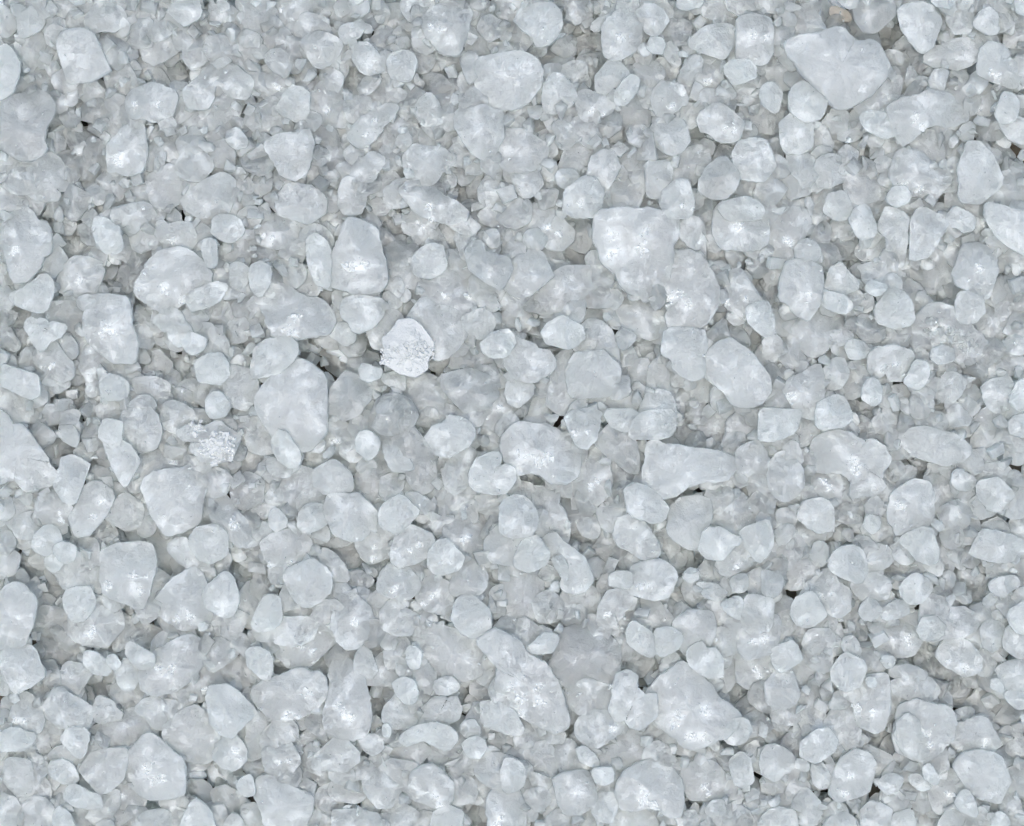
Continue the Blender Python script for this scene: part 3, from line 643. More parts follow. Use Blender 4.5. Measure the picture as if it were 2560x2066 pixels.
w3 81,66 84,62 92,63 98,66 96,71 88,74 82,70
k2 75,38 80,30 88,24 94,21 100,24 102,34 104,40 96,42 84,43
g3 96,0 104,0 108,4 115,10 113,20 115,28 114,44 111,50 108,46 102,38 102,30 100,22 94,18 93,10
w3 69,12 74,0 82,-2 86,10 90,16 86,24 80,26 72,20
c2 42,24 50,18 62,19 70,22 76,24 76,32 72,40 62,41 52,38 44,32
g3 23,34 28,27 36,27 42,34 42,42 36,45 27,44 23,40
w3 120,12 124,2 130,2 138,7 146,8 149,15 146,22 140,28 137,38 132,42 126,43 117,40 118,28 120,20
g2 122,60 132,50 140,44 152,45 154,52 152,62 148,69 140,71 132,66
k3 156,42 162,33 172,31 182,34 189,40 188,48 192,60 188,70 178,74 168,70 160,66 158,58 154,50
w3 157,76 161,72 170,72 178,78 180,84 176,92 170,95 160,94 157,86
g2 173,102 176,88 180,78 184,76 196,78 200,88 203,98 200,108 198,116 186,110 176,106
w2 188,76 192,60 196,56 204,62 202,74 196,84
w3 92,82 98,74 104,69 112,72 116,78 120,84 122,92 116,98 106,100 98,98 92,92
k2 108,60 118,60 124,64 132,66 133,72 128,80 124,90 120,86 114,74 108,68
k5 118,98 130,84 144,80 158,88 168,100 178,108 183,114 178,122 168,130 158,128 150,118 136,110 122,104
w3 135,120 142,116 154,118 156,123 152,128 142,130 136,126
w2 146,112 150,108 156,112 152,118 146,116
w2 131,94 136,92 144,98 142,106 132,104
w3 180,-2 192,0 206,2 214,8 220,30 212,40 202,34 192,22 186,14 180,8
w3 180,20 188,18 196,24 202,32 198,37 190,36 184,28
w3 148,6 156,0 164,4 172,10 170,18 166,22 158,15 150,14
w2 170,2 175,0 177,18 174,22 171,18
g2 148,28 156,22 166,22 166,30 158,34 150,31
g3 69,100 74,96 82,98 85,104 90,106 94,104 98,110 103,114 100,120 94,122 88,120 84,114 76,112 70,108
w3 64,116 70,110 80,112 84,118 80,124 72,126 65,122
k3 84,126 88,118 98,118 106,116 116,118 120,124 118,134 112,144 106,146 102,140 98,132 92,140 84,136
w3 117,142 120,134 124,128 132,130 133,138 130,146 124,150 116,150 113,145
w3 121,152 128,147 134,150 139,156 132,163 126,167 121,160
k3 14,150 20,142 30,140 36,134 41,130 43,140 44,154 46,160 42,168 34,176 22,168 16,160
w3 40,166 48,162 54,158 60,157 64,164 68,174 64,182 40,182
k3 46,140 52,128 58,124 64,130 66,140 62,148 56,151 50,148
g2 11,118 20,120 32,120 38,130 32,136 20,140 12,136
g2 62,148 68,138 76,136 82,142 92,144 94,150 88,152 82,150 76,156 68,158 61,154
w3 80,146 88,142 94,152 92,162 86,166 80,160 78,152
g2 114,112 122,108 130,110 134,120 128,126 118,124
g2 -6,84 2,84 10,86 18,90 19,98 16,104 8,107 0,104
k2 -2,108 6,106 12,112 12,120 6,128 -4,130
g3 140,148 150,138 158,140 165,146 160,154 154,162 148,164 142,158
g3 160,152 166,147 174,149 178,156 178,162 168,165 162,162
k3 180,150 186,144 200,142 206,150 202,158 198,166 190,172 184,164
w2 178,134 184,129 192,128 196,134 192,142 182,146
w3 200,160 206,148 214,142 218,160 208,168
w2 203,122 210,118 214,128 210,132 204,128
g3 192,116 204,106 216,112 218,120 206,122
c1 66,164 76,154 84,162 84,170 74,170
g1 116,62 124,53 128,60 120,64
g1 62,46 72,43 76,54 78,64 72,62 66,54
g2 100,150 114,148 120,156 116,164 104,160
w2 76,74 82,70 88,76 88,84 82,88 76,84
g2 148,176 156,162 166,172 170,180 146,182
w2 204,46 210,46 212,56 206,56
g2 166,170 172,162 182,164 184,176 168,178
h 93,16 3
h 179,77 2
h 172,97 3
T 0 1040
w3 -5,-4 4,0 8,6 10,9 18,9 26,17 32,24 37,32 39,36 38,40 44,44 48,51 46,55 38,57 28,60 24,62 20,58 14,50 6,52 -5,58
w2 8,52 15,50 17,56 16,62 12,64 8,58
w3 55,35 60,34 68,36 74,41 72,50 68,58 67,68 60,72 52,66 48,60 52,48
k3 74,56 80,55 90,57 94,63 92,70 88,80 84,88 78,94 72,98 66,100 60,94 60,86 64,78 68,70 71,62
k3 31,70 40,66 48,63 54,67 58,71 61,80 62,86 52,91 42,92 34,91 28,84 30,77
g2 16,68 28,66 30,72 28,82 24,92 16,96 6,94 2,82 4,72
k3 48,9 62,9 64,15 67,18 64,26 58,22 52,18
w3 86,12 90,4 100,2 102,8 100,14 100,22 108,26 114,34 117,41 112,48 109,56 106,57 98,48 96,38 92,28 90,20 86,16
g3 102,0 112,-6 124,-6 130,2 134,12 132,20 128,26 120,28 117,32 110,26 106,22 100,20 100,12
g2 128,0 146,-4 162,0 162,6 150,12 140,14 138,22 132,24 134,12
k3 118,38 126,28 136,25 150,28 160,35 161,40 154,44 140,46 130,49 122,55 116,53 115,46
k4 150,9 155,6 162,10 172,12 182,6 190,12 200,18 196,28 194,36 184,38 174,40 168,34 161,27 164,20 154,18 150,14
g3 128,49 140,46 154,45 160,42 168,46 170,54 171,60 167,70 167,86 160,92 150,96 140,98 134,92 130,84 126,76 124,70 122,60 120,56
k3 176,70 182,66 190,70 198,82 206,90 212,98 216,108 206,109 196,104 188,98 180,90 178,80
w3 162,96 170,92 180,92 188,98 190,107 188,114 180,121 172,121 164,116 160,110
k3 140,110 146,104 154,102 160,112 172,120 176,126 168,128 160,126 150,120 144,116
g3 88,84 92,75 98,64 104,64 112,70 117,78 120,86 114,91 106,95 98,92 92,88
g2 104,60 112,57 120,57 124,66 122,80 114,72 106,66
w3 47,108 54,106 62,107 65,114 62,121 52,122 48,114
w3 28,102 38,94 48,92 52,100 50,106 44,112 38,116 32,112 28,107
g2 10,100 20,94 30,91 36,96 28,104 26,108 16,112 10,108
c2 62,100 72,97 84,90 94,94 94,102 88,108 78,110 68,113 56,104
w3 38,118 46,114 51,116 53,122 48,128 42,130 38,124
k3 86,112 96,109 110,108 124,108 128,112 128,124 127,134 124,142 121,152 118,159 108,155 98,152 88,148 87,140 86,130
g3 55,147 64,145 74,145 78,149 77,157 75,162 72,168 66,171 58,168 55,160
k2 126,126 134,132 144,139 140,146 130,152 122,152 124,142
k3 130,156 136,148 142,140 152,134 164,128 168,136 171,142 176,146 174,154 182,162 176,170 162,176 150,176 140,170 134,164
w3 173,144 180,138 186,131 193,134 196,144 199,152 199,162 194,168 184,164 174,158 172,150
g2 46,124 58,122 66,113 74,120 76,132 78,146 66,145 56,146 46,136
c1 14,114 26,110 36,118 42,128 44,136 30,142 20,140 14,128
g2 -6,112 6,112 14,118 13,128 8,134 -6,136
g2 -6,92 4,90 8,98 4,108 -6,110
w2 -6,84 2,84 4,90 -2,93
g1 26,152 36,152 46,158 54,164 54,176 40,184 28,176
c1 30,146 40,138 50,142 48,154 40,158 32,152
c1 188,122 198,124 206,130 211,136 206,144 196,150 188,140 182,130
g2 198,150 210,138 220,146 224,160 218,174 206,178 198,170
g3 204,10 212,2 222,0 228,10 232,22 230,31 222,33 214,32 208,24 204,17
g2 194,40 202,30 212,26 218,38 216,54 206,60 200,52 196,46
g2 72,120 80,124 84,132 86,144 80,150 76,140 74,130
g2 192,108 198,108 206,118 202,122 195,121
g2 200,78 204,68 212,72 220,84 218,94 208,88
g1 92,94 104,94 116,88 122,92 124,106 110,108 98,106
g1 120,96 132,94 140,100 142,112 150,120 148,132 138,138 130,128 126,112
c2 78,28 88,28 96,40 92,48 84,42 80,36
c2 74,42 80,38 88,42 88,50 80,52 76,48
w1 41,36 46,33 52,37 50,40 44,41
w1 50,30 56,28 58,32 54,35 50,33
h 81,129 3
h 100,160 3
h 124,171 5
h 8,101 2
h 130,125 3
h 128,26 2
T 640 1040
k3 54,20 58,12 62,3 66,0 74,3 78,10 81,16 84,20 82,27 77,32 70,32 60,29 54,24
w3 84,22 88,14 94,13 100,17 102,22 100,30 94,36 90,33 84,27
k3 107,22 112,20 118,26 122,34 128,38 130,44 124,45 118,46 112,40 108,30
c3 96,0 104,-14 116,-18 128,-12 134,0 128,8 138,20 146,34 150,46 150,56 142,64 134,62 128,52 130,44 122,34 114,24 104,20 98,14
w3 142,18 146,12 156,8 162,2 170,0 176,6 182,14 178,22 170,26 164,30 160,34 152,31 144,27
k3 128,0 140,-6 152,-4 154,4 148,9 138,8 130,5
g3 160,42 164,34 172,28 180,26 184,32 181,40 180,50 174,58 166,64 160,60 156,52 158,46
w3 180,46 184,38 192,34 202,32 202,38 199,42 206,44 210,42 214,44 216,60 206,64 196,64 186,62 181,56
g2 -6,4 4,4 12,6 14,20 15,28 12,33 4,32 -6,28
k3 15,22 20,13 27,16 32,24 37,34 37,41 30,43 22,36 18,32 14,28
w3 9,37 14,35 22,38 30,44 28,50 22,50 15,49 10,43
g2 40,32 50,24 58,28 62,38 56,44 46,45 40,38
g3 50,46 56,40 64,39 72,43 78,50 81,58 79,61 68,61 58,63 52,60 49,54
g3 62,66 68,64 78,65 86,66 92,72 99,76 102,81 98,90 92,97 86,103 80,105 72,101 66,96 60,88 59,80 60,72
w3 38,80 42,76 50,74 55,76 58,82 58,90 50,93 42,97 37,96 37,86
k2 -4,62 6,58 12,56 16,64 16,74 10,84 -4,84
g2 18,66 24,52 40,42 50,48 52,62 44,70 36,76 26,84 18,78
k3 104,56 108,49 116,48 122,53 122,62 114,68 110,71 105,68 104,62
g2 120,54 128,50 134,58 130,65 122,68
g3 105,80 108,74 114,68 124,68 128,75 136,80 134,86 128,88 122,92 120,98 112,96 106,90
g3 125,66 132,63 140,68 150,76 145,82 138,80 130,76
c2 84,50 92,42 102,26 108,32 112,42 118,48 108,50 104,58 106,70 110,76 104,80 94,72 86,64 86,56
k3 84,106 90,99 96,94 104,96 110,100 116,106 114,112 108,118 100,122 94,125 90,120 86,112
k3 117,105 121,94 128,90 138,94 148,101 149,106 144,114 136,120 128,124 118,125 114,120 115,112
k3 156,92 160,86 168,84 182,88 190,96 195,104 193,110 186,116 178,119 171,115 164,110 158,102 155,98
k3 145,112 150,106 157,104 162,108 168,114 173,121 168,126 160,130 152,132 146,124
k3 5,106 14,100 24,97 36,96 44,102 44,112 42,120 36,123 26,125 20,126 12,122 9,114
k3 53,113 58,112 66,118 72,126 77,134 75,140 68,138 60,134 54,128
w3 24,134 30,126 40,121 48,121 56,128 61,134 63,144 56,150 52,155 48,158 40,157 34,152 28,142
g2 2,126 6,119 16,120 20,128 18,136 8,138 2,134
w2 0,92 8,87 14,92 18,100 10,104 4,100
w3 11,84 16,78 22,82 27,90 22,94 16,96 12,92
c1 52,108 62,100 72,102 84,110 88,118 80,130 70,124 60,112
k3 102,142 108,128 116,124 128,126 134,132 135,144 128,150 116,154 108,150
k3 136,134 142,132 150,134 158,139 163,140 163,156 160,162 150,164 138,162 136,150
g3 163,142 168,130 176,122 182,120 188,126 191,134 190,142 182,150 174,151 164,148
k2 187,126 198,126 208,132 218,138 214,148 204,146 192,142
g3 150,76 156,68 164,62 176,58 182,60 182,76 172,80 158,82
g2 182,66 192,62 202,66 204,76 196,82 186,78
g3 190,112 196,98 206,92 216,90 228,94 230,110 222,122 208,122 196,120
g3 164,160 172,152 184,152 190,160 198,164 196,176 184,184 172,178 164,166
g3 2,166 8,152 18,149 20,158 20,170 10,178 -4,176
g2 20,152 32,150 44,160 56,156 62,168 50,172 36,172 24,170 20,162
c2 78,130 86,129 94,134 98,140 92,144 80,142
g1 92,126 102,120 110,120 112,128 104,136 96,134
g2 60,34 74,33 86,32 88,42 84,50 74,46 66,40
g2 46,100 58,92 66,98 58,104 50,108
c2 140,92 144,82 154,84 154,92 148,100 140,96
w2 190,18 196,14 204,20 206,28 200,30 192,26
w2 198,14 204,10 210,14 210,22 204,28
g2 172,86 182,80 196,82 200,90 192,96 184,90
w2 208,120 218,122 224,136 212,132
g1 70,128 60,136 78,124 90,118 94,122 88,128 80,132
h 60,66 4
h 18,52 4
h 84,52 1
h 100,142 2
h 53,171 2
h 25,167 2
T 1280 1040
k3 -2,10 10,8 26,8 38,14 48,18 54,24 57,34 56,44 52,52 44,55 34,54 24,47 16,45 4,47 -4,38 -8,24
k3 45,-2 58,-6 72,-4 70,12 68,20 58,28 52,18 48,8
k3 69,22 74,26 78,38 81,50 82,64 80,74 70,73 56,68 49,62 50,54 55,46 56,38 64,28
w3 114,21 120,22 126,27 140,27 156,30 172,32 186,37 186,43 182,50 170,52 156,53 144,58 134,66 127,68 122,64 112,60 110,54 113,40
g3 186,31 204,21 210,30 214,40 213,52 208,58 200,56 190,46 187,38
w3 94,62 102,59 112,60 120,66 124,72 129,78 128,84 118,87 108,84 98,82 95,76 96,70
c2 70,20 76,8 94,10 102,24 104,38 104,48 96,44 88,36 80,32 74,28
c2 80,34 90,40 98,46 104,40 111,46 110,56 96,60 84,62 82,52
g3 77,-4 104,-4 108,4 102,10 94,12 84,8
g3 106,0 134,-6 134,10 130,17 122,18 106,19 98,14
g3 16,62 28,61 38,66 36,74 42,80 46,90 46,102 43,108 38,104 34,96 26,95 20,84 16,74
c2 38,66 50,68 66,72 70,84 68,88 58,94 50,100 46,90 42,80 36,73
g3 -8,72 8,67 14,72 18,80 22,90 22,96 12,98 0,100 -8,96
g3 71,82 78,74 86,72 94,74 94,80 90,88 86,96 80,95 74,90 71,86
g3 88,88 96,83 104,84 112,94 118,104 123,116 120,119 112,120 104,114 97,110 90,107 86,98
g3 134,78 142,70 154,68 164,71 168,78 164,84 160,94 158,104 155,112 144,110 136,102 131,94 132,86
g3 174,68 182,64 192,66 198,74 206,84 200,89 191,94 190,102 178,98 168,94 163,88 170,78
k3 164,94 176,96 190,104 182,108 174,118 164,117 156,114 158,104
k3 178,112 184,105 192,103 198,108 201,116 198,124 190,128 184,134 176,132 172,124 176,120
k2 48,102 58,94 68,90 76,96 76,100 70,108 62,112 54,110
c2 66,110 74,104 84,100 90,108 90,116 82,122 72,120 66,116
k3 5,114 10,104 18,102 26,106 29,114 28,122 20,126 8,130 4,124
k4 33,118 40,117 45,124 46,132 44,138 40,130 36,124
g3 22,104 34,98 44,108 52,114 58,118 62,126 67,132 64,144 56,148 42,144 44,138 46,130 42,120 34,114 28,118
g3 41,146 52,148 64,143 68,144 70,152 74,160 72,168 66,172 58,170 48,160 43,152
g2 26,142 34,144 42,154 44,160 36,160 28,150
k3 98,134 104,126 114,122 136,122 136,134 132,150 126,151 120,154 108,150 98,148
w3 82,132 88,130 98,130 99,142 92,144 82,141
g2 91,122 96,114 104,112 108,120 104,127 94,130
c2 72,136 82,134 84,142 80,150 72,152 68,142
g2 114,92 126,90 134,104 142,110 136,118 128,118 118,104
g3 -8,138 6,132 16,134 24,138 24,146 28,154 26,162 22,174 8,180 -8,170
k3 73,160 80,148 90,144 98,148 100,155 92,162 86,170 88,182 76,180 74,170
k3 103,156 110,151 118,154 126,160 132,166 134,174 122,176 110,168
w3 154,140 164,140 172,142 180,148 176,153 168,152 158,148
w3 142,134 148,127 156,129 155,136 148,139
w2 156,130 164,120 172,128 177,136 170,143 160,136
g2 132,152 140,142 156,148 166,152 156,160 146,166 134,160
g3 136,172 148,164 160,162 168,170 166,182 138,182
w3 183,137 190,132 196,133 196,144 190,148 184,145
g3 196,132 210,128 216,130 216,150 206,156 198,146
g3 194,152 206,150 216,154 216,176 196,180 192,166
g3 192,94 202,88 212,88 216,98 214,110 206,122 200,112 194,104
w2 166,56 178,52 186,50 188,56 182,62 172,64 166,60
c1 132,62 146,55 154,58 150,66 140,72 132,70
g2 186,54 194,52 200,60 202,70 194,66 186,64
c2 120,20 132,8 142,6 150,12 156,24 148,28 132,26
g2 158,2 168,-4 180,0 181,10 178,22 166,26 158,22 156,14
g2 181,4 192,-4 204,0 206,10 198,20 190,24 182,18
c1 6,54 18,50 26,56 22,62 16,66 8,62
g3 -6,36 2,40 4,52 8,60 4,66 -4,70
w3 174,156 190,150 192,160 188,170 178,162
g2 134,132 142,114 150,112 152,124 142,132 138,140
c1 156,118 164,118 156,126 150,124
h 40,4 2
h 107,20 3
h 155,60 2
h 27,140 2
h 110,40 1
T 1920 1040
w3 -6,-4 26,-4 24,6 16,16 8,21 -6,20
g3 22,2 40,-4 48,-2 44,10 40,20 28,25 16,20 14,16
w2 56,0 62,-4 68,2 66,12 60,13 55,8
g3 112,14 118,11 132,11 142,14 152,16 160,18 168,24 170,30 166,35 158,37 150,39 138,39 126,34 118,30 112,24
k3 36,28 42,18 50,14 64,14 74,20 80,24 88,22 96,28 100,38 94,46 92,54 96,58 90,64 80,66 70,66 72,54 62,44 40,44
k3 37,44 46,40 60,42 70,46 72,56 70,68 62,72 56,73 48,68 40,60 36,52
g3 1,50 4,40 10,30 18,34 24,40 30,46 28,56 22,66 14,70 4,66 1,58
w3 25,76 34,70 46,70 54,75 54,86 52,94 44,96 36,92 28,86 24,82
c2 66,8 76,0 84,4 94,12 100,20 98,28 86,22 76,16 70,14
g2 100,25 110,23 118,30 122,34 112,37 104,36 100,30
w2 102,42 108,38 114,40 115,50 111,54 107,48
k3 118,53 128,54 136,59 138,66 139,76 134,88 130,92 118,93 108,98 106,92 101,88 102,76 104,66 108,58
g2 133,50 140,48 148,52 154,58 156,70 152,78 142,82 138,72 136,60
g2 170,20 180,8 188,6 195,12 192,22 188,32 180,33 174,28
g2 142,8 150,-6 168,-6 172,8 168,16 158,16 146,12
w3 201,6 206,0 218,-2 218,18 210,16 202,14
g2 200,28 204,16 214,18 216,40 208,40 200,36
k3 172,46 180,42 188,39 200,44 206,50 200,58 192,56 182,54 174,52
k4 175,56 188,53 198,58 204,64 198,72 194,78 186,78 180,70 174,64
k3 198,68 206,60 214,58 218,76 210,84 200,82 194,76
w3 153,50 158,45 166,50 174,53 172,58 166,63 158,60 154,56
g3 83,88 88,82 98,82 100,92 106,98 105,107 94,106 84,102 79,98
w3 81,86 86,81 94,86 92,94 86,98 80,92
g2 67,88 74,82 80,86 80,94 76,98 70,94
c2 16,86 22,82 30,90 36,96 34,102 26,106 20,98
w2 5,98 12,92 20,90 22,95 20,102 14,106 8,106
w3 109,102 118,98 130,93 135,96 136,104 140,112 140,120 134,122 126,120 118,110
c3 134,93 146,93 150,104 156,120 156,130 146,136 140,128 141,116 137,104
k4 128,98 134,102 140,112 141,120 146,132 134,130 130,120 126,108
w3 103,108 112,106 120,112 123,118 120,123 112,123 106,118 103,113
g3 84,118 88,110 94,108 100,110 104,118 100,124 90,132 82,128
w3 52,118 60,112 72,108 77,114 80,124 80,130 76,138 68,137 58,132 52,126
g3 14,132 16,124 22,116 30,114 36,120 42,128 40,134 32,140 24,144 16,142
k3 30,142 40,136 48,128 54,132 56,140 64,145 68,152 67,160 60,168 52,164 44,158 38,148
g3 22,158 28,148 34,146 40,154 46,160 50,165 44,170 34,174 24,172 20,166
w3 -4,128 8,132 11,136 10,146 4,150 -4,152
g3 70,138 78,132 88,132 96,136 103,142 100,150 90,152 80,153 74,146
w3 111,140 118,134 126,132 132,136 135,142 132,148 126,154 118,156 112,150
g2 113,128 120,126 128,128 130,133 120,134 113,134
g3 126,160 130,152 138,150 146,154 150,162 164,162 174,168 177,174 170,182 130,184
w3 80,156 86,151 94,158 93,164 88,170 80,169 76,164
g3 -4,153 14,152 22,157 20,170 24,180 -4,184
w3 96,160 108,154 116,156 118,162 108,168 98,171 94,165
w3 166,114 172,106 180,96 192,99 204,102 214,108 214,114 206,118 192,120 178,118 168,117
g2 155,70 162,70 170,76 169,82 166,90 164,94 154,86 152,80
w2 154,104 162,101 166,107 162,113 154,109
w2 155,94 166,94 170,97 168,103 160,101
g2 184,88 192,86 202,90 198,98 190,97
w2 202,92 206,86 216,86 216,100 206,100
c2 168,146 176,137 184,140 183,148 184,158 180,166 172,160
w3 184,140 192,136 206,134 210,140 202,144 194,150 186,146
k3 202,150 214,142 220,144 220,160 210,158
w3 199,166 206,160 216,156 220,180 204,180
w2 184,164 186,158 194,158 197,164 192,170 184,168
w2 183,127 188,125 192,130 192,136 184,135
g2 194,126 202,120 206,120 204,130 196,132
g2 156,116 164,118 166,128 158,128
k2 37,112 42,105 49,108 50,118 50,126 42,124 36,118
w2 -4,102 6,104 8,108 2,114 -4,116
c1 45,102 54,98 64,100 66,106 54,110 46,108
g2 54,76 62,74 66,80 64,88 54,92
g2 134,40 146,39 154,38 148,46 138,47
c1 114,36 124,34 134,42 132,54 120,54 114,48
g2 136,142 142,140 148,150 146,154 136,152
k2 70,70 78,66 90,64 96,70 88,76 76,76 70,76
g2 64,80 68,76 76,76 78,82 70,82
h 34,25 2
h 208,44 3
h 214,48 4
h 24,150 2
h 123,156 3
h 162,131 2
h 119,94 3
T 0 1546
g3 -8,-4 2,-19 8,-27 14,-28 20,-25 26,-19 30,-12 28,-3 26,4 22,12 20,20 12,24 2,24 -8,20
k3 58,0 64,-4 74,-8 82,-15 90,-17 96,-12 100,-5 101,4 99,12 94,20 86,22 76,23 66,20 58,14 55,9
w3 0,32 6,22 16,22 26,25 30,32 33,40 38,46 36,50 28,55 14,60 10,52 6,44
c1 28,18 36,14 56,16 64,24 62,38 54,44 42,46 38,40 32,30
c1 26,-2 34,-8 48,-6 56,0 52,12 42,14 28,14
w3 71,28 76,29 84,31 90,38 92,44 88,47 80,46 74,40 71,37
g3 40,50 52,46 56,38 64,38 72,42 77,45 70,52 66,60 62,64 54,60 44,60 38,54
g3 36,78 42,66 44,60 52,60 60,67 70,70 77,78 76,86 70,92 60,90 48,88 38,84
k3 8,92 10,80 14,68 18,64 26,66 32,74 35,82 34,90 30,97 20,97
w2 0,68 6,66 12,68 13,72 10,80 8,87 2,84
g3 0,98 6,93 14,92 22,96 30,98 26,104 18,108 8,110 -2,108
g3 24,100 32,96 36,86 46,87 48,96 54,100 56,108 50,112 42,110 40,118 30,114
g3 55,94 62,92 72,93 75,98 72,104 72,110 68,116 62,110 56,104 53,98
g3 82,88 90,85 100,82 108,78 116,77 122,80 126,87 122,94 116,102 106,107 94,109 88,104 84,96
k2 77,78 80,68 84,66 92,69 96,76 102,80 98,84 90,86 80,86
k2 92,64 94,58 102,56 110,52 118,52 120,66 114,74 106,78 98,74
g3 114,76 120,69 128,65 134,70 142,80 144,86 138,92 128,90 124,82
k3 98,43 104,36 110,34 116,42 117,47 112,54 108,60 102,58 98,50
w3 91,32 94,29 100,32 102,38 96,43 92,40
w3 107,20 114,22 120,26 128,30 130,34 126,40 118,42 111,34 107,28
k3 118,46 124,36 130,28 142,22 158,14 166,18 174,28 172,34 164,44 156,52 146,58 136,62 126,63 120,58
c2 84,16 98,16 108,8 120,6 132,10 138,16 130,22 120,24 110,20 106,32 96,28 88,26
g3 138,92 146,84 154,77 162,74 172,80 178,88 182,100 181,110 176,118 166,122 156,118 146,112 138,104
g3 174,62 180,56 186,54 196,60 206,68 214,77 206,84 200,90 192,98 186,96 180,90 178,80
k2 146,60 156,54 166,44 180,36 186,42 186,56 174,62 162,62
w2 145,58 154,54 161,58 161,66 158,69 152,64 146,62
k3 180,100 190,96 196,99 204,110 204,122 200,126 188,124 178,118 182,108
c2 186,34 198,34 210,42 212,48 208,54 200,60 190,54 184,44
k3 106,118 112,108 120,98 128,97 136,104 146,114 154,121 153,130 153,140 152,147 142,148 128,150 116,144 108,132
g3 68,118 80,112 92,110 104,110 107,116 104,122 104,130 98,136 90,142 82,146 76,140 72,130 66,124
k3 84,144 90,138 100,136 112,142 122,150 118,156 108,160 96,156 88,150
w3 5,120 12,118 24,120 26,134 26,146 20,149 12,146 6,134 4,126
w3 41,122 50,118 58,120 64,126 66,132 62,137 52,136 44,130
g2 26,122 38,120 40,128 34,134 30,140 26,144
w2 10,112 24,112 36,116 36,122 24,120
g2 30,142 36,136 50,135 56,142 54,150 48,153 36,150
w3 57,140 60,138 70,143 82,148 88,153 84,156 74,156 62,154 55,148
g3 -6,148 8,148 16,152 18,158 16,172 8,182 -6,178
g3 18,160 28,150 38,150 46,160 50,170 44,180 26,178 20,168
w3 46,174 48,160 52,156 58,164 64,176 52,184
g2 58,158 70,156 82,166 82,180 64,182
g2 82,164 92,160 108,164 106,172 94,172
w2 84,170 90,168 95,172 92,180 84,178
g2 112,172 120,165 134,160 144,165 142,180 116,184
g3 133,150 142,147 152,149 157,156 154,164 148,168 140,164 134,156
w3 152,176 156,164 162,154 168,151 174,162 178,176 172,184 150,184
c2 176,144 186,140 198,148 206,158 200,168 190,170 180,162
c1 154,124 170,124 196,128 194,136 184,140 166,134 154,132
g2 153,142 158,137 172,140 174,150 174,158 166,152 156,152
w3 198,140 202,132 208,130 212,138 212,146 204,148
g2 196,176 202,164 210,162 214,168 208,178
k2 205,126 212,122 220,124 220,140 212,138
g2 200,112 206,104 216,110 216,122 208,120
k3 195,96 202,88 214,84 222,90 224,104 216,118 204,116 200,104
g2 170,0 190,-8 206,-2 204,12 196,24 184,22 172,12
c2 128,-8 136,-2 150,4 166,8 160,12 144,12 134,8
c1 62,66 76,48 92,48 92,60 90,66 80,74 72,70
h 38,14 4
h 28,22 3
h 127,25 4
h 124,1 4
h 120,60 2
h 92,67 3
h 176,152 4
h 170,138 4
h 130,158 2
h 27,60 2
T 640 1546
k3 64,-20 66,-30 74,-28 84,-18 94,-8 100,4 94,14 88,20 84,24 78,26 72,24 70,16 66,8 63,-4
g3 106,-8 112,-16 118,-14 124,-6 132,-2 134,4 130,12 122,15 112,12 104,5
g3 -2,2 16,1 38,1 48,2 52,6 49,12 46,19 38,20 22,20 14,16 0,18
k3 14,27 22,21 34,20 46,18 50,8 54,6 60,12 65,20 60,26 54,32 48,38 40,42 34,43 26,39 22,33
g3 -6,26 4,25 12,29 13,38 12,48 8,50 2,44 -6,38
k3 0,58 8,53 20,50 32,44 40,44 46,46 52,46 58,50 58,62 54,70 48,76 38,80 28,83 14,81 6,76 -4,68
k3 58,80 62,66 63,52 64,38 66,32 72,32 80,38 86,46 91,60 94,76 94,90 90,98 82,99 68,97 59,92
g3 88,42 98,36 106,31 112,28 116,34 122,42 118,52 110,58 100,60 92,54 86,48
k2 86,24 92,18 98,14 108,18 112,24 104,30 96,36 90,38 86,30
g3 131,12 136,7 144,5 156,8 168,12 182,10 196,20 200,34 196,40 184,48 168,52 154,50 148,46 142,36 136,24
w3 127,26 131,23 136,26 139,34 136,41 131,42 127,36
g2 118,36 124,36 132,44 132,54 124,52 118,46
w3 115,54 122,50 131,52 134,60 134,68 126,70 118,64
k2 133,42 140,36 148,46 150,56 146,62 136,60 132,54
w3 149,54 154,50 166,50 169,57 165,62 152,64
k3 184,48 190,42 200,37 212,40 210,48 202,54 196,58 188,54
g3 196,60 202,50 212,48 222,54 222,72 210,70 200,68
g3 106,84 110,72 118,64 126,66 132,76 134,84 128,90 116,90 108,92
c1 94,64 110,62 110,72 106,82 100,86 96,80
g3 132,82 146,70 156,66 160,70 166,65 172,72 172,80 160,86 150,94 138,92
g3 120,100 136,90 156,88 166,96 168,100 166,106 158,107 148,102 138,98 126,104
w3 188,70 198,70 212,74 222,84 222,96 208,94 194,88 190,90
w3 170,90 174,86 182,85 186,92 186,98 180,99 172,96
w3 173,104 180,100 188,98 192,108 188,115 178,115
w3 106,88 110,87 113,92 112,98 107,98
w2 113,90 120,88 130,92 134,84 136,96 126,100 116,96
g2 109,104 114,98 122,98 124,104 118,108 110,106
g2 94,92 98,82 104,86 106,94 98,97
w3 86,100 94,98 104,98 107,108 100,113 92,113
g3 47,124 52,114 60,106 68,100 72,100 80,108 86,116 80,124 72,126 60,124 50,126
g3 110,108 120,106 130,102 142,106 144,110 142,118 136,124 128,131 122,128 114,120
g3 34,104 44,94 50,88 56,96 54,102 46,108 38,110 34,108
g3 12,90 16,84 26,82 32,90 34,98 30,104 18,104 12,98
w2 31,86 38,80 46,77 51,84 44,90 36,94
g3 -6,78 4,80 10,88 12,98 6,108 2,116 -6,118
k3 7,112 12,104 20,103 30,104 38,114 38,120 30,128 20,132 10,128
g3 22,132 32,130 42,136 50,141 51,147 44,148 36,145 26,140
g3 -2,146 2,134 12,132 24,138 36,146 46,148 45,160 40,170 40,180 12,182 8,166 4,154
k3 60,142 68,136 78,138 90,142 93,146 88,152 78,154 66,152
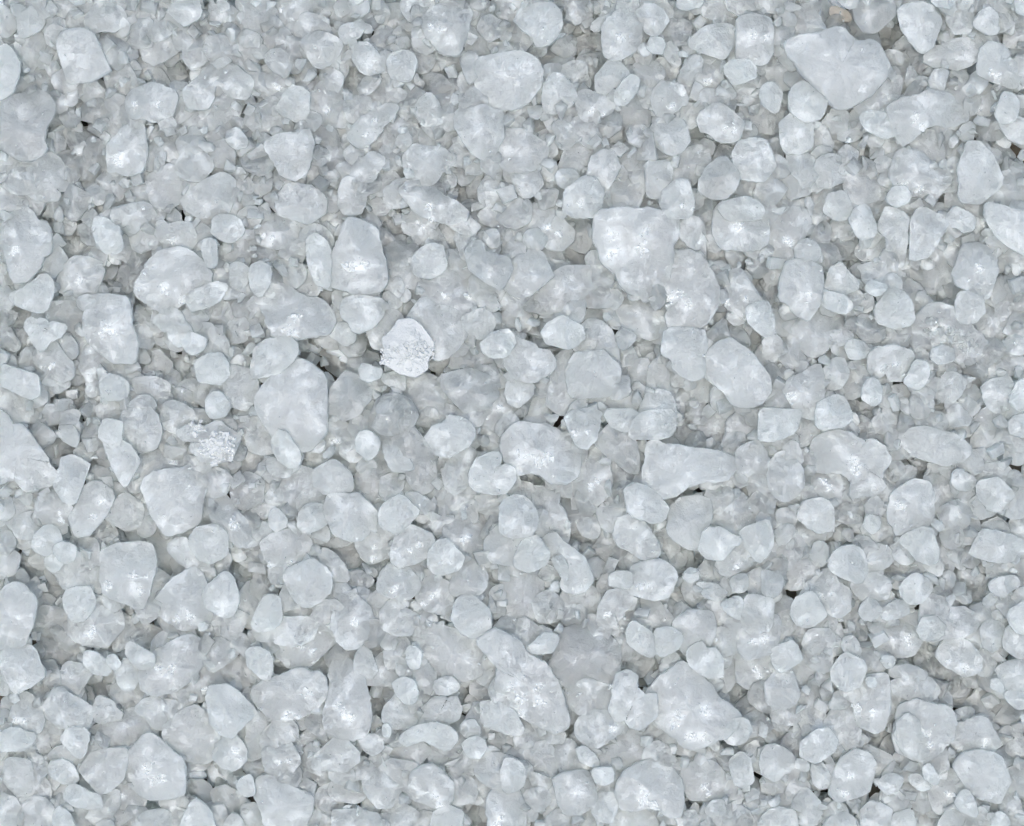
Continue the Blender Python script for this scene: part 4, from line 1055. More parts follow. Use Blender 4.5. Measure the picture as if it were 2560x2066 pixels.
g2 60,130 68,125 80,124 82,132 80,140 68,138
g3 90,140 92,128 102,126 112,128 122,130 120,140 117,150 112,156 104,158 98,150
w2 94,115 102,113 105,124 96,125
k3 129,142 132,130 138,122 148,124 156,130 164,138 165,144 162,154 158,157 150,156 140,152 130,150
g3 142,112 148,107 156,110 160,118 154,126 146,122
g2 152,126 166,120 166,130 164,136
g3 181,122 186,116 196,112 208,116 220,120 222,136 208,140 194,140 186,134
g2 166,128 176,124 182,126 182,132 170,132
g2 176,134 184,133 190,142 180,142 176,138
k2 171,144 180,142 190,143 192,150 188,156 180,156 174,150
k2 127,158 134,150 144,152 152,160 148,168 142,170 132,166
g3 148,170 152,160 160,158 171,161 170,180 148,182
g2 160,156 166,140 174,150 174,156 168,160
k3 192,152 200,142 212,138 222,144 224,170 214,182 196,180 196,166
k2 104,166 112,154 120,150 122,162 120,170 112,170
g2 88,162 92,148 104,158 108,166 102,172 90,166
g2 52,168 54,156 60,154 60,162 64,166 64,174 54,176
g3 64,163 80,162 100,163 104,172 102,182 66,182
w2 32,176 34,166 42,165 44,172 43,182 34,182
g1 46,148 56,140 60,150 52,158 46,160
g2 120,144 124,136 126,144 122,150 118,150
c1 40,44 62,24 68,30 64,38 60,54 52,46
c1 14,38 20,34 30,42 34,46 20,50 14,50
c1 162,52 184,52 190,58 176,68 168,64
c1 176,158 190,158 192,168 182,176 174,170
h 85,27 3
h 15,29 2
h 93,57 3
h 92,94 1
h 139,34 2
h 104,112 2
h 0,150 3
h 63,13 2
h 88,158 2
T 1280 1546
k3 -28,18 -14,9 -4,14 6,19 8,26 17,34 30,42 38,55 42,72 47,84 46,92 38,95 28,92 18,84 4,78 -4,62 -14,58 -8,40 -18,30
c3 39,16 45,9 54,5 66,8 76,12 86,20 90,27 88,40 88,58 78,66 64,64 52,60 42,54 32,42 36,34 38,24
g3 43,62 56,54 68,50 80,54 88,64 86,76 76,78 64,82 56,78 46,72
g3 88,48 92,43 99,42 102,46 102,58 109,65 120,64 124,70 118,80 116,88 106,90 99,88 96,80 88,84 82,76 86,64
k3 56,86 66,78 76,76 86,76 94,86 93,92 86,96 82,102 74,107 66,106 58,100 52,92
k3 110,64 118,56 124,50 130,48 136,42 140,37 148,42 158,50 168,62 171,67 180,74 188,82 186,90 178,96 170,100 160,105 150,108 142,104 134,96 126,92 120,84 122,72 118,66
w3 118,76 124,73 128,76 128,88 132,94 124,93 116,84
w3 178,90 188,82 195,85 198,92 194,100 190,104 180,103 175,101 178,96
g3 80,106 88,98 98,93 104,96 112,102 119,110 116,118 106,124 94,125 86,118 81,112
k3 88,148 90,138 96,128 106,122 116,118 124,122 134,128 140,140 142,152 140,164 134,165 126,158 112,156 104,158 92,157 90,150
k3 139,130 146,124 158,121 168,122 176,128 181,136 180,145 172,152 160,152 150,153 142,144
g3 34,132 48,128 62,129 68,138 70,148 66,158 60,164 46,162 40,154 36,144
g3 8,110 14,106 22,103 30,104 34,112 38,120 36,128 32,134 26,131 18,130 12,122 6,116
g3 36,108 44,103 50,104 54,112 60,122 58,128 48,129 38,127 36,118
g3 53,108 60,106 66,112 74,123 66,124 56,116
g2 118,98 124,96 130,104 138,113 130,122 122,118 118,108
g2 124,96 134,94 144,102 154,108 160,112 162,122 150,120 140,112 132,104
w3 120,10 134,9 140,14 140,20 134,28 124,30 120,26 119,18
k3 96,12 100,2 108,8 116,14 119,24 118,30 110,28 102,23 97,18
w2 75,0 86,-4 88,4 81,12 77,6
g3 136,4 144,-6 166,-4 168,8 165,20 158,25 148,30 140,26 136,14
w3 168,12 174,9 186,9 188,20 188,30 178,30 169,24
k3 149,26 157,20 160,27 170,27 175,36 174,46 164,48 156,42 148,36
w3 124,42 128,34 134,27 140,32 138,38 132,44 130,48 124,44
g2 158,48 174,42 178,28 188,30 188,44 182,58 176,62 168,56
k3 189,16 194,-8 210,-6 222,0 222,20 208,30 198,34 190,24
k2 188,32 200,30 214,26 220,40 214,58 202,60 192,58 188,46
c1 106,40 112,35 123,36 124,46 116,56 108,60 104,50
c2 88,30 96,26 98,32 94,42 88,46
g2 94,40 104,36 106,42 103,48 98,46
w3 20,20 28,13 36,12 39,18 34,26 26,28 16,28 12,26
g2 14,30 24,28 36,26 38,34 32,42 22,38
c1 34,104 44,88 52,90 56,102 48,104
w2 20,98 32,94 44,96 44,104 34,105 22,102
g3 -6,78 2,80 7,90 6,96 -4,98
g2 14,128 24,130 34,136 34,140 24,141 16,138
g3 10,148 16,142 30,142 32,152 26,160 16,160 10,154
k3 26,160 34,150 40,150 46,160 44,168 36,169 26,166
w3 68,150 74,145 84,146 86,156 84,168 76,168 68,164
w3 67,126 76,124 84,125 85,134 78,137 68,136
g3 -8,116 2,119 10,125 10,134 6,140 -6,144
g3 -8,146 4,148 10,154 13,166 12,180 -8,182
g3 84,170 94,158 108,157 116,160 122,176 108,184 86,180
w3 183,122 186,114 192,112 198,118 200,132 200,136 192,139 186,136 183,130
k2 190,110 198,98 206,96 212,104 208,112 200,116
g2 160,108 166,104 172,103 176,110 180,116 174,122 164,120
w3 162,158 168,152 176,151 178,160 172,165 163,164
w2 148,176 149,160 152,154 156,160 161,162 160,170 152,174
w2 180,160 184,153 190,153 194,160 188,168 180,168
g2 189,150 192,145 200,150 206,164 202,168 196,158
g2 200,120 210,110 218,112 222,124 214,132 204,130
k2 122,124 132,118 142,118 144,124 138,132 128,128
c2 170,62 180,62 182,74 178,76 172,68
c1 176,66 188,58 204,60 200,76 190,80 182,72
c2 34,166 50,163 56,174 40,180
c2 56,170 62,160 70,164 68,178 58,180
h 108,61 3
h 187,54 3
h 32,141 3
h 70,24 1
h 66,158 2
h 203,129 3
h 94,87 2
T 1920 1546
g3 -4,12 8,0 18,0 19,10 15,20 10,26 0,24 -4,24
g3 30,20 34,12 40,9 52,9 56,14 54,20 48,27 42,29 34,26
w2 56,18 58,4 61,5 63,18 60,24 56,23
w3 3,28 12,22 21,20 24,28 26,35 20,40 10,44 6,38
g3 18,42 26,36 34,37 40,44 38,54 34,60 24,58 18,52
g3 0,52 8,44 20,44 24,56 26,66 18,74 8,76 0,68
w3 54,40 58,32 64,29 74,30 78,38 80,46 76,52 70,58 62,57 55,50
w2 57,27 61,26 63,30 58,31
k3 94,20 98,10 108,4 118,0 128,8 132,14 126,20 124,28 114,31 104,30 96,26
g3 126,0 140,-2 147,8 144,14 136,17 128,16 124,8
k2 144,4 152,-8 174,-6 176,6 168,16 156,14 146,14
k3 142,28 146,20 152,16 158,16 166,20 170,26 176,34 176,42 168,47 160,44 152,40 144,34
k3 102,42 112,40 124,42 132,46 133,50 126,51 112,49 104,49
g3 105,50 114,49 126,52 136,52 144,58 140,64 132,70 122,69 112,64 106,60
w2 117,58 122,57 125,62 122,67 118,64
k3 70,60 78,52 84,48 94,46 101,50 102,60 100,72 98,82 94,92 88,96 82,93 76,90 74,78 72,68
w3 81,50 88,48 90,54 86,58 82,55
k3 108,80 110,74 122,70 138,74 150,76 155,82 154,92 152,100 146,106 140,114 130,118 118,116 108,108 107,98 108,88
w3 109,82 120,80 128,94 134,104 134,112 124,116 114,112 107,104
k3 151,94 158,90 166,88 178,84 182,86 186,92 190,98 194,106 184,114 176,118 166,110 156,106 151,102
g3 155,122 164,114 178,112 190,116 196,118 200,128 204,138 202,148 190,152 176,148 166,138 158,130
w3 29,102 38,96 48,91 54,100 57,106 48,112 40,118 30,116 27,110
g3 50,88 54,76 62,70 70,74 76,86 76,94 72,106 66,110 56,106 52,98
w2 39,60 44,60 51,66 50,71 43,70
g2 52,74 56,62 66,62 70,68 66,76
k2 17,94 26,92 30,98 28,106 22,108 18,102
g3 -4,108 6,107 16,112 22,118 20,126 12,130 4,134 -4,132
g3 -4,132 8,130 14,134 16,142 10,148 2,146 -4,144
w3 22,122 24,118 30,117 34,122 33,128 26,126
w3 36,122 42,119 47,124 52,132 50,140 44,141 38,136
k3 51,138 58,128 62,116 68,110 78,112 88,116 90,128 86,140 82,148 70,150 60,151 53,148
g2 84,116 92,111 100,114 106,120 102,128 96,130 94,138 88,132
g2 104,118 110,111 118,116 118,124 110,126
w3 92,138 98,132 106,130 112,134 110,140 106,145 98,146
w3 116,132 124,130 132,136 135,142 132,144 124,142
w3 128,124 134,120 138,128 141,134 138,138 130,132
k3 138,132 148,126 158,130 166,138 168,146 160,152 154,158 148,164 138,158 136,146
g3 156,148 164,142 170,150 173,164 166,162 156,156
k3 23,148 30,143 38,146 42,154 43,164 40,170 34,173 26,170 24,160
w2 12,148 18,146 22,152 18,154
g3 44,158 50,150 54,156 52,166 44,168
g3 80,160 84,155 94,156 102,162 98,176 88,182 80,178
g3 100,176 108,162 118,161 122,170 116,182 102,182
g3 46,174 56,166 66,164 74,172 78,182 44,184
g3 142,172 152,160 162,159 162,170 158,182 144,182
k2 122,154 128,147 136,148 138,158 132,162 122,160
g2 104,156 112,149 120,156 120,160 110,160
k2 84,154 92,147 98,150 103,158 96,158
c1 112,36 116,30 130,30 132,42 120,42
g3 190,46 198,38 208,34 220,36 222,54 210,59 200,56 196,50
w3 184,52 190,50 196,56 194,62 186,58
k3 196,14 204,4 218,2 220,28 210,32 202,28 198,22
w3 197,62 206,60 218,62 218,74 208,74 200,68
g3 180,24 178,10 184,2 196,6 196,18 190,27 182,24
c2 166,52 174,48 180,54 176,60 168,58
c1 154,64 166,58 178,60 180,72 172,78 160,76
c2 140,64 152,63 156,68 154,78 144,76
c1 136,50 146,42 160,46 162,54 152,60 142,58
g3 166,28 172,20 188,28 192,38 182,50 176,44
k2 155,80 170,76 176,80 170,88 158,90
c1 180,84 186,78 192,82 190,90
c1 190,80 204,70 212,74 208,86 196,92
c1 206,96 216,94 218,110 208,108
c1 192,104 204,104 208,112 204,120 196,116
c2 202,124 212,122 218,130 218,146 206,148 202,136
g3 194,152 202,146 210,154 212,164 204,170 196,164
w3 186,170 190,162 198,164 200,172 194,180 188,178
w3 174,158 180,158 186,166 180,168 166,166
w3 210,82 216,78 218,90 212,88
k2 24,80 36,70 46,78 52,88 44,92 34,94 26,88
k2 2,86 10,80 18,84 18,92 10,94 4,90
g2 14,140 20,134 26,142 24,148 16,146
g2 24,134 30,130 40,138 36,144 28,146
k3 -6,166 4,160 14,158 22,164 24,180 -6,182
c1 84,98 94,92 106,98 108,110 96,112 86,104
c1 8,100 14,96 16,104 10,108
g2 84,46 92,30 98,34 102,44 94,46
w3 93,34 98,30 106,34 104,40 98,42
y1 128,164 134,163 135,168 130,170
g2 24,30 32,27 40,32 38,37 30,36
g3 62,18 70,15 76,22 77,30 70,30 62,26
w2 63,10 75,10 76,16 66,14
g2 182,148 200,150 190,162 178,156
h 74,76 3
h 49,146 3
h 90,142 3
h 103,57 2
h 208,33 2
h 7,106 2
"""
LABELS = """
biggest pale inverted triangle crystal with white crust along its lower left edge
very broad pale slab with jagged notched top, lying near the top right corner
big pale egg-shaped boulder below the ribbed-corner slab
broad pyramid-like crystal with crumbly white specks over its middle
long pale slab running diagonally down right with a crusted lower end
glassy grey dome, the largest dark-toned crystal in the lower middle
large arched crystal with a crusted patch at its centre, middle of the picture
broad cloudy shield-shaped slab lying left of the long diagonal slab
big smooth domed crystal with pale belly, left of the white-ribbed block
tall oval crystal with crumbly white face, leaning against the big inverted triangle
long white boot-shaped slab with a narrow right end, right of centre
long glassy grey crystal stretching diagonally below the chalk white lump
tall tapering block with bright horizontal white ribs across its lower half
big pale block with rough white crust down its left side
broad cloudy crystal with tiny crystals crusted over its uneven top
large grey slab with a dipped saddle-like top on the left edge
large round frosty white boulder-like crystal near the middle of the top
tilted grey slab with bright ribbed white left corner below the white-ribbed block
large tent-shaped crystal with ridges and a crusted foot, lower left
smooth white oval slab slanting down right with a chipped lower tip
tall narrow grey-white pyramid with crusted lower face near the bottom
large square block with a white crusted lower face, near the lower right corner
upright crystal with a patch of white crust on its left side, far left
large square-topped crystal tapering downward with white crust in its lower left
large white wedge with curved right side on the left edge
wide fan-shaped crystal with crusted lower rim, left of the tall narrow pyramid
large rounded crystal with a notched lower edge at the bottom of the picture
flat grey slab with tiny white crystals heaped on it, right side
large white-crusted blocky crystal below the saddle-topped slab
large white-crusted right-tilted crystal farther above the smooth grey dome
mid-sized white-crusted blocky crystal below and right of the square tapering crystal
mid-sized white-crusted lying long crystal farther above and left of the white pear crystal
smooth cloudy grey dome in the lower left, right of the ridged tent crystal
squarish block with a bright white frosted centre, upper right
large cloudy blocky crystal farther below the fan-shaped crystal
mid-sized cloudy rounded crystal above and right of the long glassy crystal
mid-sized cloudy rounded crystal above the long diagonal slab
mid-sized cloudy jagged crystal just above and right of the chalk white lump
mid-sized white-crusted wide crystal above and right of the chalk white lump
mid-sized white-crusted wide crystal just left of the white pear crystal
mid-sized cloudy right-leaning long crystal just below and left of the big inverted triangle
mid-sized cloudy rounded crystal below and right of the square peaked block
mid-sized cloudy jagged crystal just below and left of the crust-faced oval
large frosty white block with a sloping right side near the top left
pointed slab with rough white left edge above the tall narrow pyramid
mid-sized cloudy rounded crystal farther above and right of the arched crystal
opaque chalk white knobbly lump, the whitest crystal in the middle
tall white pear-shaped crystal near the upper right edge
round crystal with a dull dimpled middle, lower left
mid-sized white-crusted rounded crystal below and right of the frost-centred block
mid-sized white-crusted rounded crystal just below the white spindle
plump pale many-sided crystal below the egg-shaped boulder
white shield-shaped crystal pointing down below the round white boulder
mid-sized white-crusted rounded crystal above and right of the cube-sprinkled slab
large smooth rounded crystal cut by the left edge, lower left
tall tapering pale crystal hanging down from the top edge
long white spindle-shaped crystal lying flat toward the right edge
mid-sized frosty white rounded crystal below and right of the downward shield
mid-sized glassy grey blocky crystal below and right of the chalk white lump
mid-sized white-crusted tall crystal just above and left of the square peaked block
mid-sized white-crusted rounded crystal farther below and left of the square peaked block
mid-sized cloudy lying long crystal, third out above the square peaked block
mid-sized white-crusted tall crystal just below and right of the arched crystal
mid-sized frosty white blocky crystal above and left of the slanting oval slab
mid-sized cloudy jagged crystal left of the broad pyramid
mid-sized cloudy rounded crystal below the boot-shaped slab
mid-sized white-crusted blocky crystal just right of the frost-centred block
mid-sized cloudy jagged crystal below and right of the saddle-topped slab
mid-sized cloudy rounded crystal above and right of the slanting oval slab
mid-sized cloudy rounded crystal just above and left of the white-ribbed block
mid-sized white-crusted rounded crystal, second out above and right of the broad pyramid
mid-sized cloudy rounded crystal farther left of the big inverted triangle
mid-sized white-crusted rounded crystal right of the notched-bottom crystal
mid-sized cloudy blocky crystal above and right of the smooth grey dome
mid-sized white-crusted rounded crystal, third out below and right of the frosty white block
mid-sized cloudy blocky crystal farther above the arched crystal
mid-sized white-crusted rounded crystal, second out left of the jagged-topped slab
snow white knobbly cluster of tiny crystals grown together, left of centre
mid-sized frosty white blocky crystal farther above and left of the white-ribbed block
mid-sized cloudy right-tilted crystal just above the big inverted triangle
mid-sized white-crusted rounded crystal farther above and right of the speck-marked dome
mid-sized cloudy rounded crystal above and right of the big domed crystal
mid-sized white-crusted wide crystal, second out below and right of the frosty white block
mid-sized cloudy rounded crystal just below the speck-marked dome
mid-sized cloudy rounded crystal farther below the arched crystal
mid-sized cloudy rounded crystal left of the notched-bottom crystal
mid-sized frosty white rounded crystal above and left of the pointed white-edged slab
mid-sized white-crusted left-leaning long crystal farther below and left of the downward shield
mid-sized cloudy blocky crystal just left of the ridged tent crystal
mid-sized cloudy blocky crystal farther left of the white pear crystal
mid-sized cloudy blocky crystal just below and right of the boot-shaped slab
mid-sized cloudy rounded crystal farther above the big domed crystal
mid-sized white-crusted right-tilted crystal above and left of the square tapering crystal
mid-sized white-crusted rounded crystal just above and left of the crust-striped crystal
mid-sized cloudy rounded crystal farther above and left of the crust-sided block
white wedge-shaped crystal leaning right close to the top edge
mid-sized white-crusted rounded crystal farther right of the round white boulder
mid-sized cloudy wide crystal above and left of the ridged tent crystal
mid-sized glassy grey blocky crystal right of the egg-shaped boulder
mid-sized white-crusted left-tilted crystal farther below and left of the arched crystal
mid-sized cloudy left-leaning long crystal farther above the speck-marked dome
mid-sized white-crusted jagged crystal just left of the big inverted triangle
mid-sized frosty white rounded crystal just below the left-edge round crystal
mid-sized cloudy upright long crystal just above the arched crystal
mid-sized white-crusted right-tilted crystal just above the fan-shaped crystal
mid-sized white-crusted rounded crystal farther below the long diagonal slab
mid-sized white-crusted blocky crystal right of the square peaked block
mid-sized cloudy right-tilted crystal farther above and left of the plump pale crystal
mid-sized white-crusted rounded crystal farther below and right of the tall narrow pyramid
mid-sized cloudy rounded crystal above the broad pyramid
mid-sized white-crusted blocky crystal right of the slanting oval slab
mid-sized frosty white blocky crystal just below and left of the white pear crystal
mid-sized white-crusted rounded crystal below and left of the plump pale crystal
mid-sized white-crusted rounded crystal farther below the speck-marked dome
mid-sized white-crusted rounded crystal just below and left of the crusted saddle crystal
mid-sized frosty white rounded crystal just above the frost-centred block
mid-sized cloudy lying long crystal farther above the fan-shaped crystal
mid-sized cloudy left-tilted crystal farther below the crater crystal
mid-sized glassy grey tall crystal above and right of the plump pale crystal
mid-sized cloudy rounded crystal below the long diagonal slab
mid-sized cloudy blocky crystal farther above and right of the round white boulder
mid-sized white-crusted rounded crystal farther left of the white-ribbed block
mid-sized cloudy blocky crystal just below and left of the downward shield
mid-sized frosty white left-tilted crystal farther below and right of the white pear crystal
mid-sized white-crusted rounded crystal just above and right of the broad pyramid
small cloudy rounded crystal above and left of the notched-bottom crystal
small cloudy left-leaning long crystal just below the arched crystal
small white-crusted rounded crystal farther below and right of the plump pale crystal
small frosty white jagged crystal just below and left of the arched crystal
small cloudy rounded crystal right of the cube-sprinkled slab
small frosty white rounded crystal right of the long glassy crystal
small glassy grey rounded crystal just below and left of the crater crystal
small white-crusted lying long crystal above the crust-sided block
small cloudy rounded crystal just above and left of the fan-shaped crystal
small white-crusted left-leaning long crystal farther below and right of the crust-sided block
small glassy grey left-tilted crystal farther above and right of the chalk white lump
small cloudy left-tilted crystal farther below and left of the boot-shaped slab
small cloudy left-tilted crystal below the big inverted triangle
small white-crusted rounded crystal below the square peaked block
small cloudy lying long crystal just below and right of the top-edge white wedge
small cloudy rounded crystal left of the crusted saddle crystal
small glassy grey left-tilted crystal farther left of the boot-shaped slab
small white-crusted rounded crystal, second out above the square peaked block
small frosty white right-tilted crystal above and left of the egg-shaped boulder
small white-crusted jagged crystal farther below and right of the top-edge white wedge
small frosty white upright long crystal just above and left of the crust-sided block
small white-crusted right-tilted crystal above and left of the arched crystal
small cloudy rounded crystal below the arched crystal
small frosty white lying long crystal below and right of the white spindle
small white-crusted jagged crystal farther below the crusted saddle crystal
small white-crusted left-tilted crystal farther above the frost-centred block
small cloudy rounded crystal left of the square peaked block
small white-crusted rounded crystal just above and left of the big inverted triangle
small cloudy tall crystal farther above and left of the fan-shaped crystal
small cloudy rounded crystal above and right of the cloudy shield slab
small cloudy blocky crystal, fourth out above and right of the broad pyramid
small white-crusted jagged crystal below and left of the cube-sprinkled slab
small cloudy blocky crystal left of the square tapering crystal
small glassy grey blocky crystal above and left of the long glassy crystal
small cloudy right-leaning long crystal below and right of the jagged-topped slab
small frosty white rounded crystal left of the egg-shaped boulder
small white-crusted rounded crystal just above the cloudy shield slab
small cloudy rounded crystal farther above and left of the boot-shaped slab
small white-crusted rounded crystal below and right of the left-edge white wedge
small white-crusted rounded crystal above and right of the pointed white-edged slab
small cloudy upright long crystal above and right of the square tapering crystal
small white-crusted blocky crystal right of the crust-faced oval
small cloudy rounded crystal below and right of the tall narrow pyramid
small white-crusted rounded crystal farther below and left of the tall tapering crystal
small glassy grey lying long crystal below and right of the crater crystal
small cloudy right-tilted crystal farther above and left of the frost-centred block
small cloudy rounded crystal above and right of the tall narrow pyramid
small cloudy right-tilted crystal below the cloudy shield slab
small white-crusted rounded crystal above and right of the square peaked block
small frosty white blocky crystal below the white-ribbed block
small glassy grey rounded crystal just above and left of the frost-centred block
small cloudy rounded crystal right of the boot-shaped slab
small frosty white rounded crystal just below and right of the crust-sided block
small frosty white left-tilted crystal just below and left of the boot-shaped slab
small white-crusted rounded crystal just below the fan-shaped crystal
small glassy grey rounded crystal above and right of the left-edge round crystal
small frosty white rounded crystal right of the square tapering crystal
small cloudy upright long crystal farther below and left of the white pear crystal
small frosty white left-tilted crystal just below and left of the square peaked block
small frosty white wide crystal, third out left of the jagged-topped slab
small cloudy rounded crystal just below and left of the egg-shaped boulder
small white-crusted rounded crystal farther below and left of the fan-shaped crystal
small glassy grey jagged crystal farther below and right of the arched crystal
small frosty white rounded crystal left of the cube-sprinkled slab
small white-crusted rounded crystal farther below the left-edge round crystal
small cloudy right-tilted crystal farther above and left of the big inverted triangle
small cloudy rounded crystal above and left of the boot-shaped slab
small glassy grey rounded crystal above the white-ribbed block
small frosty white blocky crystal below and right of the slanting oval slab
small cloudy rounded crystal right of the broad pyramid
small white-crusted rounded crystal below and right of the egg-shaped boulder
small cloudy rounded crystal just right of the left-edge round crystal
small cloudy wide crystal just above and left of the boot-shaped slab
small cloudy rounded crystal just below the long diagonal slab
small cloudy right-tilted crystal just below and right of the long glassy crystal
small frosty white rounded crystal farther below and left of the jagged-topped slab
small cloudy blocky crystal below the tall narrow pyramid
small frosty white tall crystal right of the left-edge white wedge
small white-crusted jagged crystal above and right of the white-ribbed block
small cloudy rounded crystal left of the crust-sided block
small cloudy rounded crystal, second out above the big inverted triangle
small cloudy blocky crystal farther below and left of the crust-faced oval
small glassy grey rounded crystal left of the top-edge white wedge
small white-crusted tall crystal farther left of the jagged-topped slab
small cloudy rounded crystal farther left of the crust-striped crystal
small glassy grey jagged crystal right of the white-ribbed block
small cloudy rounded crystal just below and right of the tall narrow pyramid
small cloudy lying long crystal left of the pointed white-edged slab
small cloudy right-tilted crystal above and left of the crusted saddle crystal
small frosty white left-tilted crystal below and left of the long diagonal slab
small frosty white rounded crystal just below and left of the jagged-topped slab
small white-crusted rounded crystal just below and right of the plump pale crystal
small cloudy rounded crystal below the left-edge white wedge
small white-crusted left-tilted crystal below and left of the crust-striped crystal
small glassy grey blocky crystal just right of the frosty white block
small cloudy tall crystal just left of the jagged-topped slab
small white-crusted right-leaning long crystal left of the downward shield
small glassy grey rounded crystal just left of the crust-striped crystal
small cloudy rounded crystal above the cloudy shield slab
small cloudy tall crystal above and left of the big inverted triangle
small frosty white rounded crystal just below the crusted saddle crystal
small cloudy rounded crystal, third out above and right of the broad pyramid
small white-crusted blocky crystal just above and right of the arched crystal
small cloudy rounded crystal right of the pointed white-edged slab
small frosty white blocky crystal just left of the tall tapering crystal
small white-crusted rounded crystal farther above the square peaked block
small cloudy blocky crystal right of the plump pale crystal
small white-crusted wide crystal just above the big domed crystal
small cloudy right-tilted crystal above and left of the chalk white lump
small glassy grey rounded crystal, third out above the big inverted triangle
small frosty white jagged crystal farther above and left of the crust-striped crystal
small white-crusted wide crystal left of the tall tapering crystal
small white-crusted right-tilted crystal just above and right of the speck-marked dome
small glassy grey wide crystal farther right of the frost-centred block
small cloudy jagged crystal just above the speck-marked dome
small cloudy jagged crystal, second out left of the ridged tent crystal
small frosty white rounded crystal below and left of the crusted saddle crystal
small cloudy jagged crystal above and left of the cube-sprinkled slab
small cloudy rounded crystal just right of the round white boulder
small cloudy rounded crystal above and right of the boot-shaped slab
small cloudy upright long crystal just below and right of the frosty white block
small white-crusted rounded crystal above and right of the big inverted triangle
small white-crusted right-leaning long crystal just above the smooth grey dome
small cloudy rounded crystal farther below and left of the crusted saddle crystal
small glassy grey rounded crystal farther below and right of the smooth grey dome
small frosty white lying long crystal above and left of the big domed crystal
small frosty white rounded crystal farther above and left of the square peaked block
small white-crusted rounded crystal farther left of the tall tapering crystal
small cloudy rounded crystal above and right of the frosty white block
small white-crusted rounded crystal just below and right of the smooth grey dome
small cloudy right-tilted crystal, second out right of the frosty white block
small cloudy wide crystal farther below and left of the crater crystal
small frosty white blocky crystal above and left of the jagged-topped slab
small cloudy rounded crystal, third out left of the ridged tent crystal
small white-crusted rounded crystal farther below and right of the boot-shaped slab
small cloudy rounded crystal above the cube-sprinkled slab
small cloudy rounded crystal just above and left of the plump pale crystal
small frosty white rounded crystal farther below and left of the big inverted triangle
small cloudy rounded crystal just below and right of the white pear crystal
small white-crusted wide crystal below and left of the ridged tent crystal
small cloudy lying long crystal just above the square peaked block
small glassy grey upright long crystal farther below the white spindle
small glassy grey rounded crystal above and right of the egg-shaped boulder
small frosty white upright long crystal just left of the white-ribbed block
small cloudy right-tilted crystal left of the frosty white block
small cloudy upright long crystal above the saddle-topped slab
small frosty white rounded crystal above the crusted saddle crystal
small cloudy rounded crystal right of the tall narrow pyramid
small white-crusted rounded crystal farther above the big inverted triangle
small frosty white rounded crystal above the left-edge white wedge
small glassy grey left-tilted crystal below the plump pale crystal
small cloudy blocky crystal farther right of the frosty white block
small white-crusted jagged crystal right of the round white boulder
small cloudy blocky crystal just above and left of the white pear crystal
small cloudy rounded crystal below the jagged-topped slab
small glassy grey rounded crystal just below and left of the tall tapering crystal
small glassy grey wide crystal below and left of the crust-faced oval
small glassy grey lying long crystal right of the chalk white lump
small cloudy rounded crystal below and right of the broad pyramid
small cloudy rounded crystal below and right of the snow white cluster
small frosty white left-tilted crystal farther left of the ridged tent crystal
small cloudy left-tilted crystal, third out right of the frosty white block
small glassy grey rounded crystal farther right of the left-edge round crystal
small frosty white lying long crystal farther below and right of the frosty white block
small glassy grey jagged crystal just left of the boot-shaped slab
small cloudy upright long crystal just below and left of the fan-shaped crystal
small cloudy blocky crystal below and right of the boot-shaped slab
small cloudy tall crystal farther below and left of the egg-shaped boulder
small cloudy right-tilted crystal farther below and right of the long glassy crystal
small frosty white jagged crystal below the white spindle
small glassy grey blocky crystal just below the crater crystal
small cloudy rounded crystal farther above and right of the broad pyramid
small glassy grey lying long crystal just above and right of the round white boulder
small white-crusted rounded crystal farther above the cloudy shield slab
small cloudy rounded crystal above and right of the white spindle
""".strip().split('\n')
# ---------------------------------------------------------------- the traced crystals
S_ = 640/213.7
items, holes = [], []
for line in DATA.strip().split('\n'):
    f = line.split()
    if f[0] == 'T': ox, oy = int(f[1]), int(f[2]); continue
    pts = [(ox+float(a.split(',')[0])*S_, oy+float(a.split(',')[1])*S_) for a in f[1:] if ',' in a]
    if f[0] == 'h': holes.append((pts[0][0], pts[0][1], float(f[2])*S_)); continue
    a, c = area_c(np.array(pts)); items.append(dict(t=f[0][0], l=int(f[0][1]), p=pts, a=a, c=c))
# part of the picture each takes up inside the frame
for it in items:
    q = np.clip(np.array(it['p']), (0,0), (W,H)); it['va'] = area_c(q)[0] if np.ptp(q[:,0]) > 1 and np.ptp(q[:,1]) > 1 else 0
items.sort(key=lambda d: -d['va'])
LEV = {1: -54, 2: -15, 3: 0, 4: 10, 5: -6}
def world(x, y, z=0): return np.array([(x-W/2), (H/2-y), z])

G = 4; gw, gh = W//G, H//G+1
X, Y = np.meshgrid((np.arange(gw)+.5)*G, (np.arange(gh)+.5)*G)
# dips in the heap: centre and width
DIPS = [(2200,80,110),(1430,110,80),(150,345,60),(850,910,90),(740,870,60),(110,1430,70),(300,1640,90),(520,1960,80),(1730,1040,90),(1500,1380,80),
        (2480,1760,100),(1590,1690,60),(1950,300,70),(2120,570,90),(2400,700,80),(930,560,60),(2330,1640,70),(380,880,70),(1690,1380,60)]
def dips(x, y): return sum(34*np.exp(-((np.asarray(x)-a)**2+(np.asarray(y)-b)**2)/(c*c)) for a, b, c in DIPS)
